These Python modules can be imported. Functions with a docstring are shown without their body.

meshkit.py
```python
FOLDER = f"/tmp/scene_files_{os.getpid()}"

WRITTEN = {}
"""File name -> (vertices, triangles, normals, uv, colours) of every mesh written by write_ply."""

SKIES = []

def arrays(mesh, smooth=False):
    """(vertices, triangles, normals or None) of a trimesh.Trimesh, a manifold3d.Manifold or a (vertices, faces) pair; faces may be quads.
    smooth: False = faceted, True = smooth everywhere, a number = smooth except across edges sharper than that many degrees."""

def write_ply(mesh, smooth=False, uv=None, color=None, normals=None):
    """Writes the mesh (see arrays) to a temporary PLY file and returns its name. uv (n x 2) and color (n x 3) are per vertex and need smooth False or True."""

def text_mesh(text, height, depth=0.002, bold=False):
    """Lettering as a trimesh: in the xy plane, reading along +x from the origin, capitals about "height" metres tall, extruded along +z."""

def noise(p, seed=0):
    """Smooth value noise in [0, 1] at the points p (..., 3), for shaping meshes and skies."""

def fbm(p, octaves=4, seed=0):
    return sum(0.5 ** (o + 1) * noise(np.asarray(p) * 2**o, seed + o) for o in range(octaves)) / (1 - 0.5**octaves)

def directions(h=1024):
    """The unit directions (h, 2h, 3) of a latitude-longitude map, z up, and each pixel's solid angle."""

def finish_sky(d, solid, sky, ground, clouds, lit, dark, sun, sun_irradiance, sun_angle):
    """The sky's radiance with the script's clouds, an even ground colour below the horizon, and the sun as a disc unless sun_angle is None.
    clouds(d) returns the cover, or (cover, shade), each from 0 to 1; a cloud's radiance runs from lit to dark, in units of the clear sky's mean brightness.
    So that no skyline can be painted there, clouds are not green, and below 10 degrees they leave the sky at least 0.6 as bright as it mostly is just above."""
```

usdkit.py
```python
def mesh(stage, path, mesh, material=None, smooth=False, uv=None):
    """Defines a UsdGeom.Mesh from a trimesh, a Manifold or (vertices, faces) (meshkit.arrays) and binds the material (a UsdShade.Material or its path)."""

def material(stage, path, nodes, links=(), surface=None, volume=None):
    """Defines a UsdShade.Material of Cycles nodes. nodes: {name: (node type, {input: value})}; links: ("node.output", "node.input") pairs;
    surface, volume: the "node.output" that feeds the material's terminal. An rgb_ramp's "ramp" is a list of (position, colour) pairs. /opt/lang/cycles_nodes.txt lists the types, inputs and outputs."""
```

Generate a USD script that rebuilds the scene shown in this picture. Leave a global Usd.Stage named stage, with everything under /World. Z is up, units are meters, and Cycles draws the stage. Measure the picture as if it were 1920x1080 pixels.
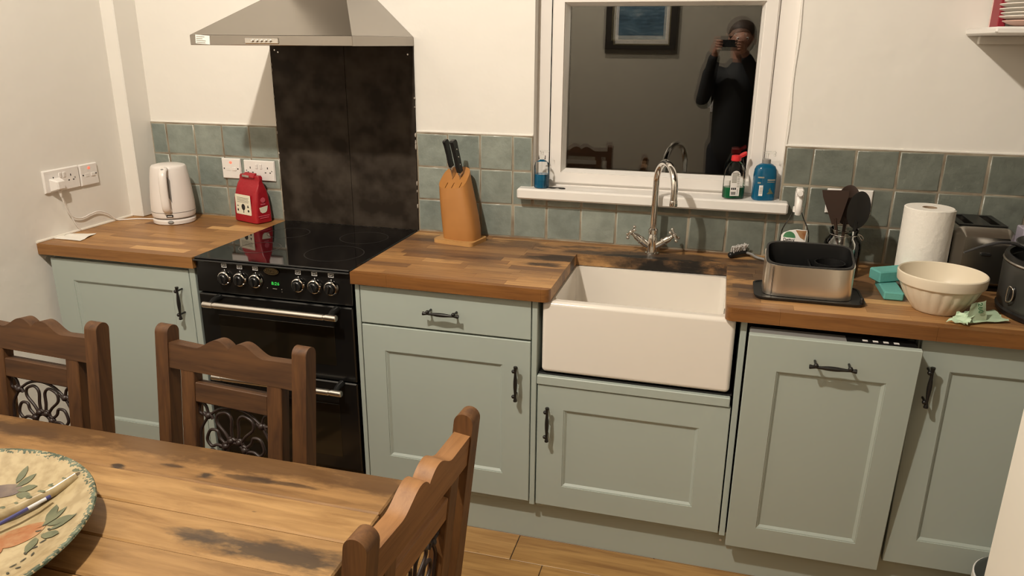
import math, random
import numpy as np, trimesh, usdkit, meshkit
from manifold3d import Manifold, CrossSection, FillRule
from shapely.geometry import Polygon, box as sbox, Point
from shapely import affinity
from pxr import Usd, UsdGeom, UsdLux, UsdShade, Sdf, Gf

random.seed(7); rng = np.random.default_rng(7)
stage = Usd.Stage.CreateInMemory()
UsdGeom.SetStageUpAxis(stage, 'Z')
UsdGeom.Xform.Define(stage, '/World')

# ------------------------------------------------------------------ camera
CAM = (2.4465, -2.7985, 1.6784)
YAW, PITCH, ROLL, FPX = -0.2674, -0.3125, 0.007, 1422.8
cam = UsdGeom.Camera.Define(stage, '/World/camera')
_fw = np.array([math.sin(YAW)*math.cos(PITCH), math.cos(YAW)*math.cos(PITCH), math.sin(PITCH)])
_rt = np.array([math.cos(YAW), -math.sin(YAW), 0.0]); _up = np.cross(_rt, _fw)
_r2 = math.cos(ROLL)*_rt + math.sin(ROLL)*_up; _u2 = -math.sin(ROLL)*_rt + math.cos(ROLL)*_up
cam.AddTransformOp().Set(Gf.Matrix4d(*_r2, 0, *_u2, 0, *(-_fw), 0, *CAM, 1))
cam.CreateHorizontalApertureAttr(36.0); cam.CreateFocalLengthAttr(36.0*FPX/1920)
cam.CreateClippingRangeAttr((0.02, 100.0))
cam.CreateExposureAttr(0.0)

# ------------------------------------------------------------------ the room's one lamp (night outside)
LAMP = (1.36, -2.35, 3.22)
lamp_light = UsdLux.SphereLight.Define(stage, '/World/bulb_light')          # bare pendant bulb
lamp_light.AddTranslateOp().Set(LAMP)
lamp_light.CreateRadiusAttr(0.045)
lamp_light.CreateIntensityAttr(3350.0)
lamp_light.CreateColorAttr(Gf.Vec3f(1.0, 0.905, 0.775))
lamp_light.CreateNormalizeAttr(False)

# ------------------------------------------------------------------ helpers
def cbox(x0, x1, y0, y1, z0, z1, b=0.0015):
    b = min(b, abs(x1-x0)/2.01, abs(y1-y0)/2.01, abs(z1-z0)/2.01)
    p = []
    for X in ((x0, b), (x1, -b)):
        for Y in ((y0, b), (y1, -b)):
            for Z in ((z0, b), (z1, -b)):
                p += [(X[0], Y[0]+Y[1], Z[0]+Z[1]), (X[0]+X[1], Y[0], Z[0]+Z[1]), (X[0]+X[1], Y[0]+Y[1], Z[0])]
    return Manifold.hull_points(np.array(p, float)) if b > 0 else Manifold.cube([x1-x0, y1-y0, z1-z0]).translate([x0, y0, z0])

def V(m):
    if isinstance(m, Manifold):
        k = m.to_mesh(); return np.asarray(k.vert_properties[:, :3], float), np.asarray(k.tri_verts, int)
    if isinstance(m, (tuple, list)):
        v, f = np.asarray(m[0], float), np.asarray(m[1], int)
        if f.shape[1] == 4: f = np.vstack([f[:, [0, 1, 2]], f[:, [0, 2, 3]]])
        return v, f
    return np.asarray(m.vertices, float), np.asarray(m.faces, int)

def join(*ms):
    vs, fs, n = [], [], 0
    for m in ms:
        v, f = V(m); vs.append(v); fs.append(f+n); n += len(v)
    return np.vstack(vs), np.vstack(fs)

def xf(m, R=None, t=(0, 0, 0), s=1.0):
    v, f = V(m); v = v*np.asarray(s)
    if R is not None: v = v @ np.asarray(R).T
    v = v + np.asarray(t, float)
    if R is not None and np.linalg.det(np.asarray(R)) < 0: f = f[:, ::-1]
    return v, f

def Rz(a): c, s = math.cos(a), math.sin(a); return np.array([[c, -s, 0], [s, c, 0], [0, 0, 1.0]])
def Rx(a): c, s = math.cos(a), math.sin(a); return np.array([[1.0, 0, 0], [0, c, -s], [0, s, c]])
def Ry(a): c, s = math.cos(a), math.sin(a); return np.array([[c, 0, s], [0, 1.0, 0], [-s, 0, c]])
XZ = np.array([[1.0, 0, 0], [0, 0, -1.0], [0, 1.0, 0]])     # local xy drawing -> world xz plane, its +z towards -y

def lathe(prof, n=40, a0=0.0, a1=2*math.pi):
    prof = np.asarray(prof, float); k = len(prof); full = abs(a1-a0-2*math.pi) < 1e-6
    ang = a0+np.arange(n if full else n+1)*(a1-a0)/n
    v = np.array([[r*math.cos(a), r*math.sin(a), z] for a in ang for r, z in prof]); f = []
    m = len(ang)
    for i in range(m if full else m-1):
        j = (i+1) % m
        for q in range(k-1):
            f.append((i*k+q, j*k+q, j*k+q+1, i*k+q+1))
    return v, np.array(f)

def curve(pts, n=10, closed=False):
    P = np.asarray(pts, float)
    if closed: P = np.vstack([P[-1], P, P[0], P[1]])
    else: P = np.vstack([2*P[0]-P[1], P, 2*P[-1]-P[-2]])
    out = []
    for i in range(1, len(P)-2):
        for t in np.linspace(0, 1, n, endpoint=False):
            a, b, c, d = P[i-1:i+3]
            out.append(0.5*((2*b)+(-a+c)*t+(2*a-5*b+4*c-d)*t*t+(-a+3*b-3*c+d)*t**3))
    if not closed: out.append(P[-2])
    return np.array(out)

def tube(path, r, sides=10, closed=False, up=(0, 0, 1.0), flat=1.0):
    p = np.asarray(path, float); n = len(p); r = np.broadcast_to(np.asarray(r, float), (n,))
    t = (np.roll(p, -1, 0)-np.roll(p, 1, 0)) if closed else np.gradient(p, axis=0)
    t /= np.linalg.norm(t, axis=1, keepdims=True)+1e-12
    a = np.asarray(up, float); 
    if abs(a @ t[0]) > .95: a = np.array([1.0, 0, 0]) if abs(t[0][0]) < .9 else np.array([0, 1.0, 0])
    A = []
    for k in range(n):
        a = a-(a @ t[k])*t[k]; a /= np.linalg.norm(a)+1e-12; A.append(a)
    A = np.array(A); B = np.cross(t, A); th = np.arange(sides)*2*math.pi/sides
    v = (p[:, None]+r[:, None, None]*(np.cos(th)[None, :, None]*A[:, None]*flat+np.sin(th)[None, :, None]*B[:, None])).reshape(-1, 3)
    f = []
    for i in range(n if closed else n-1):
        j = (i+1) % n
        for k in range(sides):
            l = (k+1) % sides
            f += [(i*sides+k, i*sides+l, j*sides+l), (i*sides+k, j*sides+l, j*sides+k)]
    if not closed:
        v = np.vstack([v, p[0], p[-1]]); o = n*sides
        for k in range(sides):
            l = (k+1) % sides
            f += [(o, l, k), (o+1, (n-1)*sides+k, (n-1)*sides+l)]
    return v, np.array(f)

def loft(sections, cap=True):
    S = [np.asarray(s, float) for s in sections]; k = len(S[0]); f = []
    for i in range(len(S)-1):
        for q in range(k):
            w = (q+1) % k
            f += [(i*k+q, i*k+w, (i+1)*k+w), (i*k+q, (i+1)*k+w, (i+1)*k+q)]
    v = np.vstack(S)
    if cap:
        o = len(v); v = np.vstack([v, S[0].mean(0), S[-1].mean(0)]); b = (len(S)-1)*k
        for q in range(k):
            w = (q+1) % k; f += [(o, w, q), (o+1, b+q, b+w)]
    return v, np.array(f)

def sup(rx, ry, z, n=36, e=4.0, cx=0, cy=0):
    a = np.arange(n)*2*math.pi/n; c, s = np.cos(a), np.sin(a)
    return np.stack([cx+rx*np.sign(c)*np.abs(c)**(2/e), cy+ry*np.sign(s)*np.abs(s)**(2/e), np.full(n, z)], 1)

def poly(pts, h, z=0.0):
    """pts (or a shapely polygon) extruded from z to z+h as a Manifold"""
    if hasattr(pts, 'exterior'):
        rings = [np.asarray(pts.exterior.coords)[:-1]]+[np.asarray(i.coords)[:-1] for i in pts.interiors]
    else: rings = [np.asarray(pts, float)]
    return CrossSection([np.asarray(r, float)[:, :2] for r in rings], fillrule=FillRule.EvenOdd).extrude(h).translate([0, 0, z])

def rrect(x0, x1, y0, y1, r, seg=6):
    return sbox(x0+r, y0+r, x1-r, y1-r).buffer(r, quad_segs=seg)

def ball(r, c=(0, 0, 0), s=(1, 1, 1), sub=2):
    m = trimesh.creation.icosphere(sub, r); return xf(m, None, c, s)

used = {}
def fresh(parent, name):
    k = (parent, name); n = used.get(k, 0); used[k] = n+1
    return name if n == 0 else f'{name}_{n:03d}'

MAT = {}
def cd(prim, **kw):
    for k, v in kw.items():
        if v: prim.SetCustomDataByKey(k, v)

class Thing:
    def __init__(s, name, label=None, cat=None, loc=(0, 0, 0), rz=0.0, group=None, kind=None, local=False):
        s.path = '/World/'+fresh('/World', name); s.loc = np.asarray(loc, float); s.rz = rz; s.local = local
        x = UsdGeom.Xform.Define(stage, s.path); x.AddTranslateOp().Set(Gf.Vec3d(*map(float, loc)))
        if rz: x.AddRotateZOp().Set(math.degrees(rz))
        s.prim = x.GetPrim(); cd(s.prim, label=label, category=cat, group=group, kind=kind)
    def part(s, name, mesh, mat, parent=None, smooth=30, label=None, kind=None):
        v, f = V(mesh)
        if not s.local:
            v = v-s.loc
            if s.rz: v = v @ Rz(s.rz)
        up = parent or s.path; p = up+'/'+fresh(up, name)
        m = usdkit.mesh(stage, p, (v, f), MAT[mat] if isinstance(mat, str) else mat, smooth=smooth)
        cd(m.GetPrim(), label=label, kind=kind)
        return p

def single(name, mesh, mat, label=None, cat=None, group=None, kind=None, smooth=30):
    p = '/World/'+fresh('/World', name); v, f = V(mesh)
    lo = np.array([v[:, 0].mean(), v[:, 1].mean(), v[:, 2].min()])
    m = usdkit.mesh(stage, p, (v-lo, f), MAT[mat] if isinstance(mat, str) else mat, smooth=smooth)
    UsdGeom.Xformable(m).AddTranslateOp().Set(Gf.Vec3d(*lo))
    cd(m.GetPrim(), label=label, category=cat, group=group, kind=kind)
    return m

def copy_of(src, name, label, loc, rz, group=None, cat=None):
    p = '/World/'+fresh('/World', name); x = UsdGeom.Xform.Define(stage, p)
    x.AddTranslateOp().Set(Gf.Vec3d(*map(float, loc)))
    if src.rz or rz: x.AddRotateZOp().Set(math.degrees(rz))
    x.GetPrim().GetReferences().AddInternalReference(src.path); x.GetPrim().SetInstanceable(True)
    cd(x.GetPrim(), label=label, category=cat, group=group)
    return x

# ------------------------------------------------------------------ materials
def M(name, nodes, links, surface='p.BSDF'):
    MAT[name] = usdkit.material(stage, '/World/Looks/'+name, nodes, links, surface=surface); return MAT[name]

def plain(name, col, rough=0.5, metal=0.0, bump=None, var=None, coord='object', **kw):
    """principled; bump=(scale, strength, distance); var=(scale, colour2, amount)"""
    nodes = {'p': ('principled_bsdf', dict(base_color=col, roughness=rough, metallic=metal, **kw))}; links = []
    if bump or var:
        nodes['tc'] = ('texture_coordinate', {}) if coord == 'object' else ('geometry', {})
    src = 'tc.object' if coord == 'object' else 'tc.position'
    if bump:
        nodes['bn'] = ('noise_texture', dict(scale=bump[0], detail=4.0)); nodes['b'] = ('bump', dict(strength=bump[1], distance=bump[2]))
        links += [(src, 'bn.vector'), ('bn.fac', 'b.height'), ('b.normal', 'p.normal')]
    if var:
        nodes['vn'] = ('noise_texture', dict(scale=var[0], detail=3.0)); nodes['r'] = ('map_range', dict(from_min=.38, from_max=.66, to_min=0.0, to_max=var[2], clamp=True))
        nodes['mx'] = ('mix', dict(color1=col, color2=var[1]))
        links += [(src, 'vn.vector'), ('vn.fac', 'r.value'), ('r.result', 'mx.fac'), ('mx.color', 'p.base_color')]
    return M(name, nodes, links)

def wood(name, light, dark, axis='x', fine=90.0, long=4.0, rough=0.5, coord='object', amount=1.0, stains=(), specks=0.0, bump=0.25, seed=0.0, spec=0.5, streaks=0.0):
    sc = {'x': (long, fine, fine), 'y': (fine, long, fine), 'z': (fine, fine, long)}[axis]
    lo = {'x': (1.2, 9, 9), 'y': (9, 1.2, 9), 'z': (9, 9, 1.2)}[axis]
    src = 'tc.object' if coord == 'object' else 'tc.position'
    N = {'tc': ('texture_coordinate', {}) if coord == 'object' else ('geometry', {}),
         'off': ('vector_math', dict(math_type='add', vector2=(seed*3.1, seed*1.7, seed*2.3))),
         'm1': ('mapping', dict(scale=sc)), 'm2': ('mapping', dict(scale=lo)),
         'n1': ('noise_texture', dict(scale=1.0, detail=5.0, roughness=.62, distortion=.6)),
         'n2': ('noise_texture', dict(scale=1.0, detail=4.0, roughness=.55, distortion=1.6)),
         'mm': ('mix_float', dict(fac=.5)),
         'rp': ('rgb_ramp', {'ramp': [(0.36, dark), (0.51, tuple(np.array(light)*.55*amount+np.array(dark)*(.45)+np.array(light)*.55*(1-amount))), (0.65, light)]}),
         'b': ('bump', dict(strength=bump, distance=.002)), 'p': ('principled_bsdf', dict(roughness=rough, specular_ior_level=spec))}
    L = [(src, 'off.vector1'), ('off.vector', 'm1.vector'), ('off.vector', 'm2.vector'), ('m1.vector', 'n1.vector'), ('m2.vector', 'n2.vector'),
         ('n1.fac', 'mm.a'), ('n2.fac', 'mm.b'), ('mm.result', 'rp.fac'), ('n1.fac', 'b.height'), ('b.normal', 'p.normal')]
    col = 'rp.color'
    if specks:
        N['ms'] = ('mapping', dict(scale={'x': (9, 26, 26), 'y': (26, 9, 26), 'z': (26, 26, 9)}[axis]))
        N['vs'] = ('voronoi_texture', dict(scale=1.0, randomness=1.0)); N['ns'] = ('noise_texture', dict(scale=1.6, detail=3.0))
        N['as'] = ('math', dict(math_type='multiply_add', value2=.55)); N['rs'] = ('map_range', dict(from_min=.30, from_max=.22, to_min=0.0, to_max=specks, clamp=True))
        N['mk'] = ('mix', dict(color2=(.035, .018, .008)))
        L += [('off.vector', 'ms.vector'), ('ms.vector', 'vs.vector'), ('ms.vector', 'ns.vector'), ('ns.fac', 'as.value1'), ('vs.distance', 'as.value3'), ('as.value', 'rs.value'), ('rs.result', 'mk.fac'), (col, 'mk.color1')]
        col = 'mk.color'
    if stains:
        N['g'] = ('geometry', {}); N['sn'] = ('noise_texture', dict(scale=14.0, detail=5.0, roughness=.65)); N['smap'] = ('mapping', dict(scale=(.5, 1.3, 1.0)))
        L += [('g.position', 'smap.vector'), ('smap.vector', 'sn.vector')]
        for i, (c, r, k, sc_) in enumerate(stains):
            N[f'a{i}'] = ('vector_math', dict(math_type='subtract', vector2=(c[0], c[1], 0)))
            N[f'q{i}'] = ('vector_math', dict(math_type='multiply', vector2=(1/r[0], 1/r[1], 0)))
            N[f'l{i}'] = ('vector_math', dict(math_type='length'))
            N[f'd{i}'] = ('math', dict(math_type='multiply_add', value2=2.6))
            N[f'e{i}'] = ('map_range', dict(from_min=2.25, from_max=1.75, to_min=0.0, to_max=k, clamp=True))
            N[f's{i}'] = ('mix', dict(color2=sc_))
            L += [('g.position', f'a{i}.vector1'), (f'a{i}.vector', f'q{i}.vector1'), (f'q{i}.vector', f'l{i}.vector1'), ('sn.fac', f'd{i}.value1'), (f'l{i}.value', f'd{i}.value3'),
                  (f'd{i}.value', f'e{i}.value'), (f'e{i}.result', f's{i}.fac'), (col, f's{i}.color1')]
            col = f's{i}.color'
    L.append((col, 'p.base_color'))
    return M(name, N, L)

def pane(name, tint=(1, 1, 1), ior=1.5, rough=0.0):
    return M(name, {'t': ('transparent_bsdf', dict(color=tint)), 'g': ('glossy_bsdf', dict(color=(1, 1, 1), roughness=rough)), 'f': ('fresnel', dict(IOR=ior)), 'm': ('mix_closure', {})},
             [('f.fac', 'm.fac'), ('t.BSDF', 'm.closure1'), ('g.BSDF', 'm.closure2')], 'm.closure')

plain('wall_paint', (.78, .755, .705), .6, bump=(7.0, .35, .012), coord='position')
plain('ceiling_darkened', (.12, .105, .085), .8)  # unseen ceiling, darkened to soak up bounce light
plain('wall_far_darkened', (.36, .325, .27), .8, bump=(7.0, .35, .012), coord='position')  # right and front walls, darkened so less light bounces back
plain('white_gloss', (.80, .775, .74), .32)
plain('unit_white', (.84, .80, .72), .35)
plain('white_plastic', (.80, .77, .74), .35)
plain('upvc', (.78, .745, .71), .38)
plain('grout', (.33, .29, .22), .85, bump=(60, .3, .002), var=(11, (.16, .12, .08), .9), coord='position')
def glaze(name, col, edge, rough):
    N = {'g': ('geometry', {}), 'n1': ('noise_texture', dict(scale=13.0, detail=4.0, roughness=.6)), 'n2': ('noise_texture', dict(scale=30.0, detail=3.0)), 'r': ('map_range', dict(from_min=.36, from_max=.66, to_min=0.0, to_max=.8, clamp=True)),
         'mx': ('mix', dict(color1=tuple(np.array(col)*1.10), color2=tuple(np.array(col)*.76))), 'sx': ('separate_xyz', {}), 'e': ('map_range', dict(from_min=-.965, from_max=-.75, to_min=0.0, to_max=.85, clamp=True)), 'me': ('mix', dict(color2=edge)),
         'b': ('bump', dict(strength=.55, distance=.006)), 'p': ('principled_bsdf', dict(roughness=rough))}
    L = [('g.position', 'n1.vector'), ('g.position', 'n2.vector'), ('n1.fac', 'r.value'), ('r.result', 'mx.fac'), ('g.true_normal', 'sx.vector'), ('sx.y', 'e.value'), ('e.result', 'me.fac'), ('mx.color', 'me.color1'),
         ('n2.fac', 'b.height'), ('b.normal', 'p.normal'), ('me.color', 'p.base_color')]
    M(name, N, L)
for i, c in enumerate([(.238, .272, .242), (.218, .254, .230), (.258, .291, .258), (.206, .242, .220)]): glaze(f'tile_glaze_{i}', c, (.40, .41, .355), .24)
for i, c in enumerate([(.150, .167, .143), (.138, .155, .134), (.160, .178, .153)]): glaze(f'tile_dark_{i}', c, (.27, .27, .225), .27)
plain('cab_paint', (.395, .450, .412), .48, bump=(40, .06, .001))
plain('cab_inside', (.10, .095, .085), .7)
plain('black_gap', (.006, .006, .006), .6)
plain('black_iron', (.012, .011, .010), .38)
plain('grille_iron', (.022, .012, .010), .45)
plain('black_enamel', (.006, .006, .006), .16)
plain('hob_glass', (.004, .004, .0045), .045)
plain('oven_glass', (.010, .008, .005), .06)
plain('hob_ring', (.022, .021, .02), .2)
plain('steel_toaster', (.42, .40, .37), .24, 1.0)
plain('steel_brushed', (.86, .81, .73), .30, 1.0, bump=(220, .04, .001))
plain('steel_hood', (.36, .33, .295), .30, 1.0)
plain('chrome', (.78, .76, .73), .07, 1.0)
plain('chrome_satin', (.62, .59, .55), .25, 1.0)
plain('black_plastic', (.010, .010, .010), .35)
plain('grey_plastic', (.24, .235, .225), .4)
plain('slate', (.021, .0155, .0115), .5, specular_ior_level=.10, bump=(12, .35, .004), var=(11, (.085, .070, .055), .5), coord='position')
plain('slate_chip', (.45, .41, .36), .8)
plain('ceramic_sink', (.78, .735, .67), .14)
plain('ceramic_cream', (.76, .68, .54), .22)
plain('ceramic_white', (.80, .76, .70), .22)
plain('ceramic_pink', (.62, .40, .33), .3)
plain('kettle_white', (.80, .755, .72), .30)
plain('bag_red', (.36, .012, .022), .30, bump=(24, .5, .006))
plain('bag_red_light', (.62, .10, .14), .3)
plain('label_cream', (.78, .76, .62), .6)
plain('label_white', (.82, .80, .78), .5)
plain('ink', (.02, .02, .02), .6)
plain('ink_grey', (.30, .29, .24), .6)
plain('ink_white', (.75, .75, .75), .5)
plain('red_plastic', (.62, .025, .030), .35)
plain('switch_red', (.85, .25, .20), .3, emission_color=(1, .12, .06), emission_strength=.8)
plain('beech', (.42, .185, .050), .38, bump=(30, .05, .001), var=(7, (.34, .145, .038), .7))
plain('beech_pale', (.52, .29, .105), .42, var=(8, (.46, .24, .08), .6))
plain('paper', (.82, .79, .72), .8, bump=(30, .3, .004))
plain('kitchen_paper', (.84, .81, .75), .9, bump=(70, .5, .003))
plain('cardboard', (.33, .24, .16), .8)
plain('teal_sponge', (.12, .40, .365), .75, bump=(120, .6, .002))
plain('wood_utensil', (.030, .013, .007), .45)
plain('bristle', (.62, .60, .58), .8)
plain('green_bag', (.50, .66, .47), .5, bump=(40, .4, .004))
plain('green_print', (.06, .20, .09), .5)
plain('pot_grey', (.040, .040, .036), .34)
plain('lid_grey', (.03, .03, .032), .25)
plain('beige_cloth', (.58, .45, .30), .9, bump=(40, .8, .01))
plain('book_red', (.26, .012, .025), .5)
plain('book_edge', (.70, .52, .48), .7)
plain('display_green', (.02, .10, .03), .3, emission_color=(.06, .9, .10), emission_strength=.9)
plain('badge_gold', (.42, .36, .22), .3, 1.0)
plain('skin', (.45, .23, .16), .5, subsurface_weight=0.0)
plain('jacket', (.012, .013, .015), .75)
plain('trousers', (.012, .013, .018), .85)
plain('hair', (.05, .03, .02), .6)
plain('shoe', (.02, .018, .016), .5)
plain('eye_white', (.75, .73, .70), .3)
plain('eye_dark', (.02, .015, .01), .2)
plain('lip', (.36, .13, .10), .5)
plain('frame_dark', (.018, .014, .011), .25)
plain('mount', (.70, .66, .62), .7)
plain('bin_dark', (.030, .034, .032), .4)
plain('lilac_box', (.42, .38, .46), .6)
plain('orange_print', (.33, .135, .055), .4, var=(34, (.42, .27, .14), .9))
plain('leaf_print', (.145, .155, .09), .4, var=(28, (.085, .10, .06), .8))
plain('plum_print', (.12, .09, .085), .4, var=(28, (.22, .17, .13), .8))
plain('dark_print', (.05, .05, .035), .5)
plain('pen_body', (.62, .62, .64), .15)
plain('pen_blue', (.06, .06, .18), .3)
plain('liquid_green', (.006, .145, .055), .15, transmission_weight=.25)
plain('liquid_blue', (.006, .12, .24), .12, transmission_weight=.2)
plain('liquid_pale', (.55, .55, .50), .1, transmission_weight=.85)
plain('seal_white', (.78, .74, .66), .6)
plain('bulb_glass', (.8, .8, .8), .2)
pane('window_glass', (.96, .97, .96), 1.72)
pane('bottle_clear', (.975, .98, .975), 1.2, .05)
pane('jar_glass', (.97, .975, .97), 1.42, .01)
# painting in the frame on the far wall: bands of blue sea
M('painting', {'tc': ('texture_coordinate', {}), 'mp': ('mapping', dict(scale=(3, 3, 14))), 'n': ('noise_texture', dict(scale=1.5, detail=6.0, distortion=1.2)),
               'r': ('rgb_ramp', {'ramp': [(.3, (.02, .04, .06)), (.5, (.05, .10, .15)), (.62, (.12, .18, .22)), (.75, (.30, .33, .34))]}), 'p': ('principled_bsdf', dict(roughness=.4))},
  [('tc.object', 'mp.vector'), ('mp.vector', 'n.vector'), ('n.fac', 'r.fac'), ('r.color', 'p.base_color')])
# glazed dish: cream with mottling and a sponged green rim
M('dish_glaze', {'tc': ('texture_coordinate', {}), 'sx': ('separate_xyz', {}), 'cx': ('combine_xyz', {}), 'len': ('vector_math', dict(math_type='length')),
                 'rim': ('map_range', dict(from_min=.276, from_max=.300, to_min=0.0, to_max=.60, clamp=True)), 'n': ('noise_texture', dict(scale=150.0, detail=2.0)),
                 'ad': ('math', dict(math_type='add')), 'th': ('map_range', dict(from_min=.985, from_max=1.02, to_min=0.0, to_max=.95, clamp=True)),
                 'n2': ('noise_texture', dict(scale=38.0, detail=3.0)), 'cr': ('rgb_ramp', {'ramp': [(.35, (.33, .255, .140)), (.6, (.44, .355, .21))]}),
                 'gr': ('rgb_ramp', {'ramp': [(.4, (.035, .06, .04)), (.6, (.11, .15, .11))]}), 'mx': ('mix', {}), 'p': ('principled_bsdf', dict(roughness=.22))},
  [('tc.object', 'sx.vector'), ('sx.x', 'cx.x'), ('sx.y', 'cx.y'), ('cx.vector', 'len.vector1'), ('len.value', 'rim.value'), ('tc.object', 'n.vector'), ('rim.result', 'ad.value1'), ('n.fac', 'ad.value2'),
   ('ad.value', 'th.value'), ('tc.object', 'n2.vector'), ('n2.fac', 'cr.fac'), ('n2.fac', 'gr.fac'), ('th.result', 'mx.fac'), ('cr.color', 'mx.color1'), ('gr.color', 'mx.color2'), ('mx.color', 'p.base_color')])

DK = (.020, .014, .011)
WT_STAINS = [((1.70, -.22), (.55, .25), .42, (.11, .065, .04)), ((1.80, -.45), (.35, .10), .30, (.13, .075, .045)), ((1.93, -.255), (.15, .055), .88, DK), ((1.89, -.345), (.07, .032), .85, (.03, .018, .013)), ((1.62, -.33), (.12, .03), .6, (.06, .03, .018)),
             ((2.26, -.11), (.45, .075), .85, (.03, .02, .015)), ((2.23, -.168), (.45, .035), .70, (.075, .045, .026)), ((2.29, -.155), (.24, .030), .97, (.006, .005, .004)), ((2.62, -.20), (.20, .22), .72, (.045, .03, .022)), ((1.50, -.10), (.55, .07), .55, (.075, .045, .029)), ((2.56, -.43), (.10, .13), .65, (.05, .032, .022)), ((2.95, -.30), (.5, .22), .35, (.10, .058, .035))]
TONES = [((0.4752, 0.2516, 0.0851), (0.264, 0.1197, 0.0356)), ((0.396, 0.1972, 0.0633), (0.2046, 0.0925, 0.0287)), ((0.5544, 0.306, 0.1127), (0.3168, 0.1523, 0.0483)), ((0.33, 0.1591, 0.0517), (0.165, 0.0721, 0.0242)), ((0.66, 0.3944, 0.1552), (0.4224, 0.2108, 0.0725)), ((0.2508, 0.1197, 0.0425), (0.1254, 0.0558, 0.0207))]
for i, (a, b) in enumerate(TONES):
    wood(f'stave_{i}', a, b, 'x', 80, 5, .42, 'position', seed=i*1.3)
    g = lambda c: tuple(np.array(c)*1.0+np.array((.015, .016, .015)))
    wood(f'stave_worn_{i}', g(a), g(b), 'x', 80, 5, .48, 'position', seed=i*1.7+4, stains=WT_STAINS)
wood('lipping_left', (.33, .155, .045), (.20, .085, .022), 'x', 80, 5, .42, 'position')
wood('lipping_worn', (.27, .115, .030), (.15, .058, .015), 'x', 80, 5, .45, 'position', stains=WT_STAINS)
wood('chair_pine', (.140, .060, .0175), (.046, .017, .006), 'z', 60, 4, .58, 'object', specks=.6)
wood('chair_pine_rail', (.105, .046, .0150), (.036, .014, .005), 'x', 60, 4, .60, 'object', specks=.6)
wood('chair_side_lit', (.195, .088, .027), (.075, .029, .009), 'z', 60, 4, .55, 'object', specks=.7)  # pine colour lightened to stand in for light from the right
wood('chair_side_lit_rail', (.34, .165, .060), (.17, .074, .024), 'x', 60, 4, .58, 'object', specks=.7)  # rails lightened most, that side light painted into the wood
TB = [((1.735, -1.766), (.22, .046), .88, (.040, .027, .019)), ((1.58, -1.752), (.12, .018), .6, (.06, .042, .03)), ((1.25, -1.490), (1.05, .068), .80, (.085, .040, .014)), ((1.45, -1.62), (.06, .012), .6, (.16, .085, .032)), ((1.15, -1.66), (.05, .010), .6, (.16, .085, .032)), ((1.62, -1.55), (.10, .010), .75, (.03, .014, .007)), ((1.32, -1.555), (.05, .008), .8, (.03, .014, .007)), ((1.20, -1.588), (.022, .010), .9, DK), ((1.416, -1.567), (.030, .014), .9, DK), ((1.50, -1.555), (.10, .012), .7, (.04, .022, .012)), ((.72, -1.52), (.25, .04), .55, (.05, .027, .015))]
for i, (a, b) in enumerate([((.36, .20, .075), (.15, .073, .024)), ((.45, .27, .110), (.23, .122, .043)), ((.39, .23, .094), (.19, .10, .036)), ((.46, .275, .110), (.24, .125, .043))]):
    wood(f'table_plank_{i}', a, b, 'x', 42, 6.0, .40, 'position', specks=.8, seed=i*2.2, stains=TB, bump=.35)
for i, (a, b) in enumerate([((.46, .27, .095), (.22, .105, .033)), ((.40, .225, .078), (.19, .085, .027)), ((.52, .315, .12), (.28, .14, .046))]):
    wood(f'floor_oak_{i}', a, b, 'x', 60, 3, .38, 'position', specks=.5, seed=i*3.7)

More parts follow.
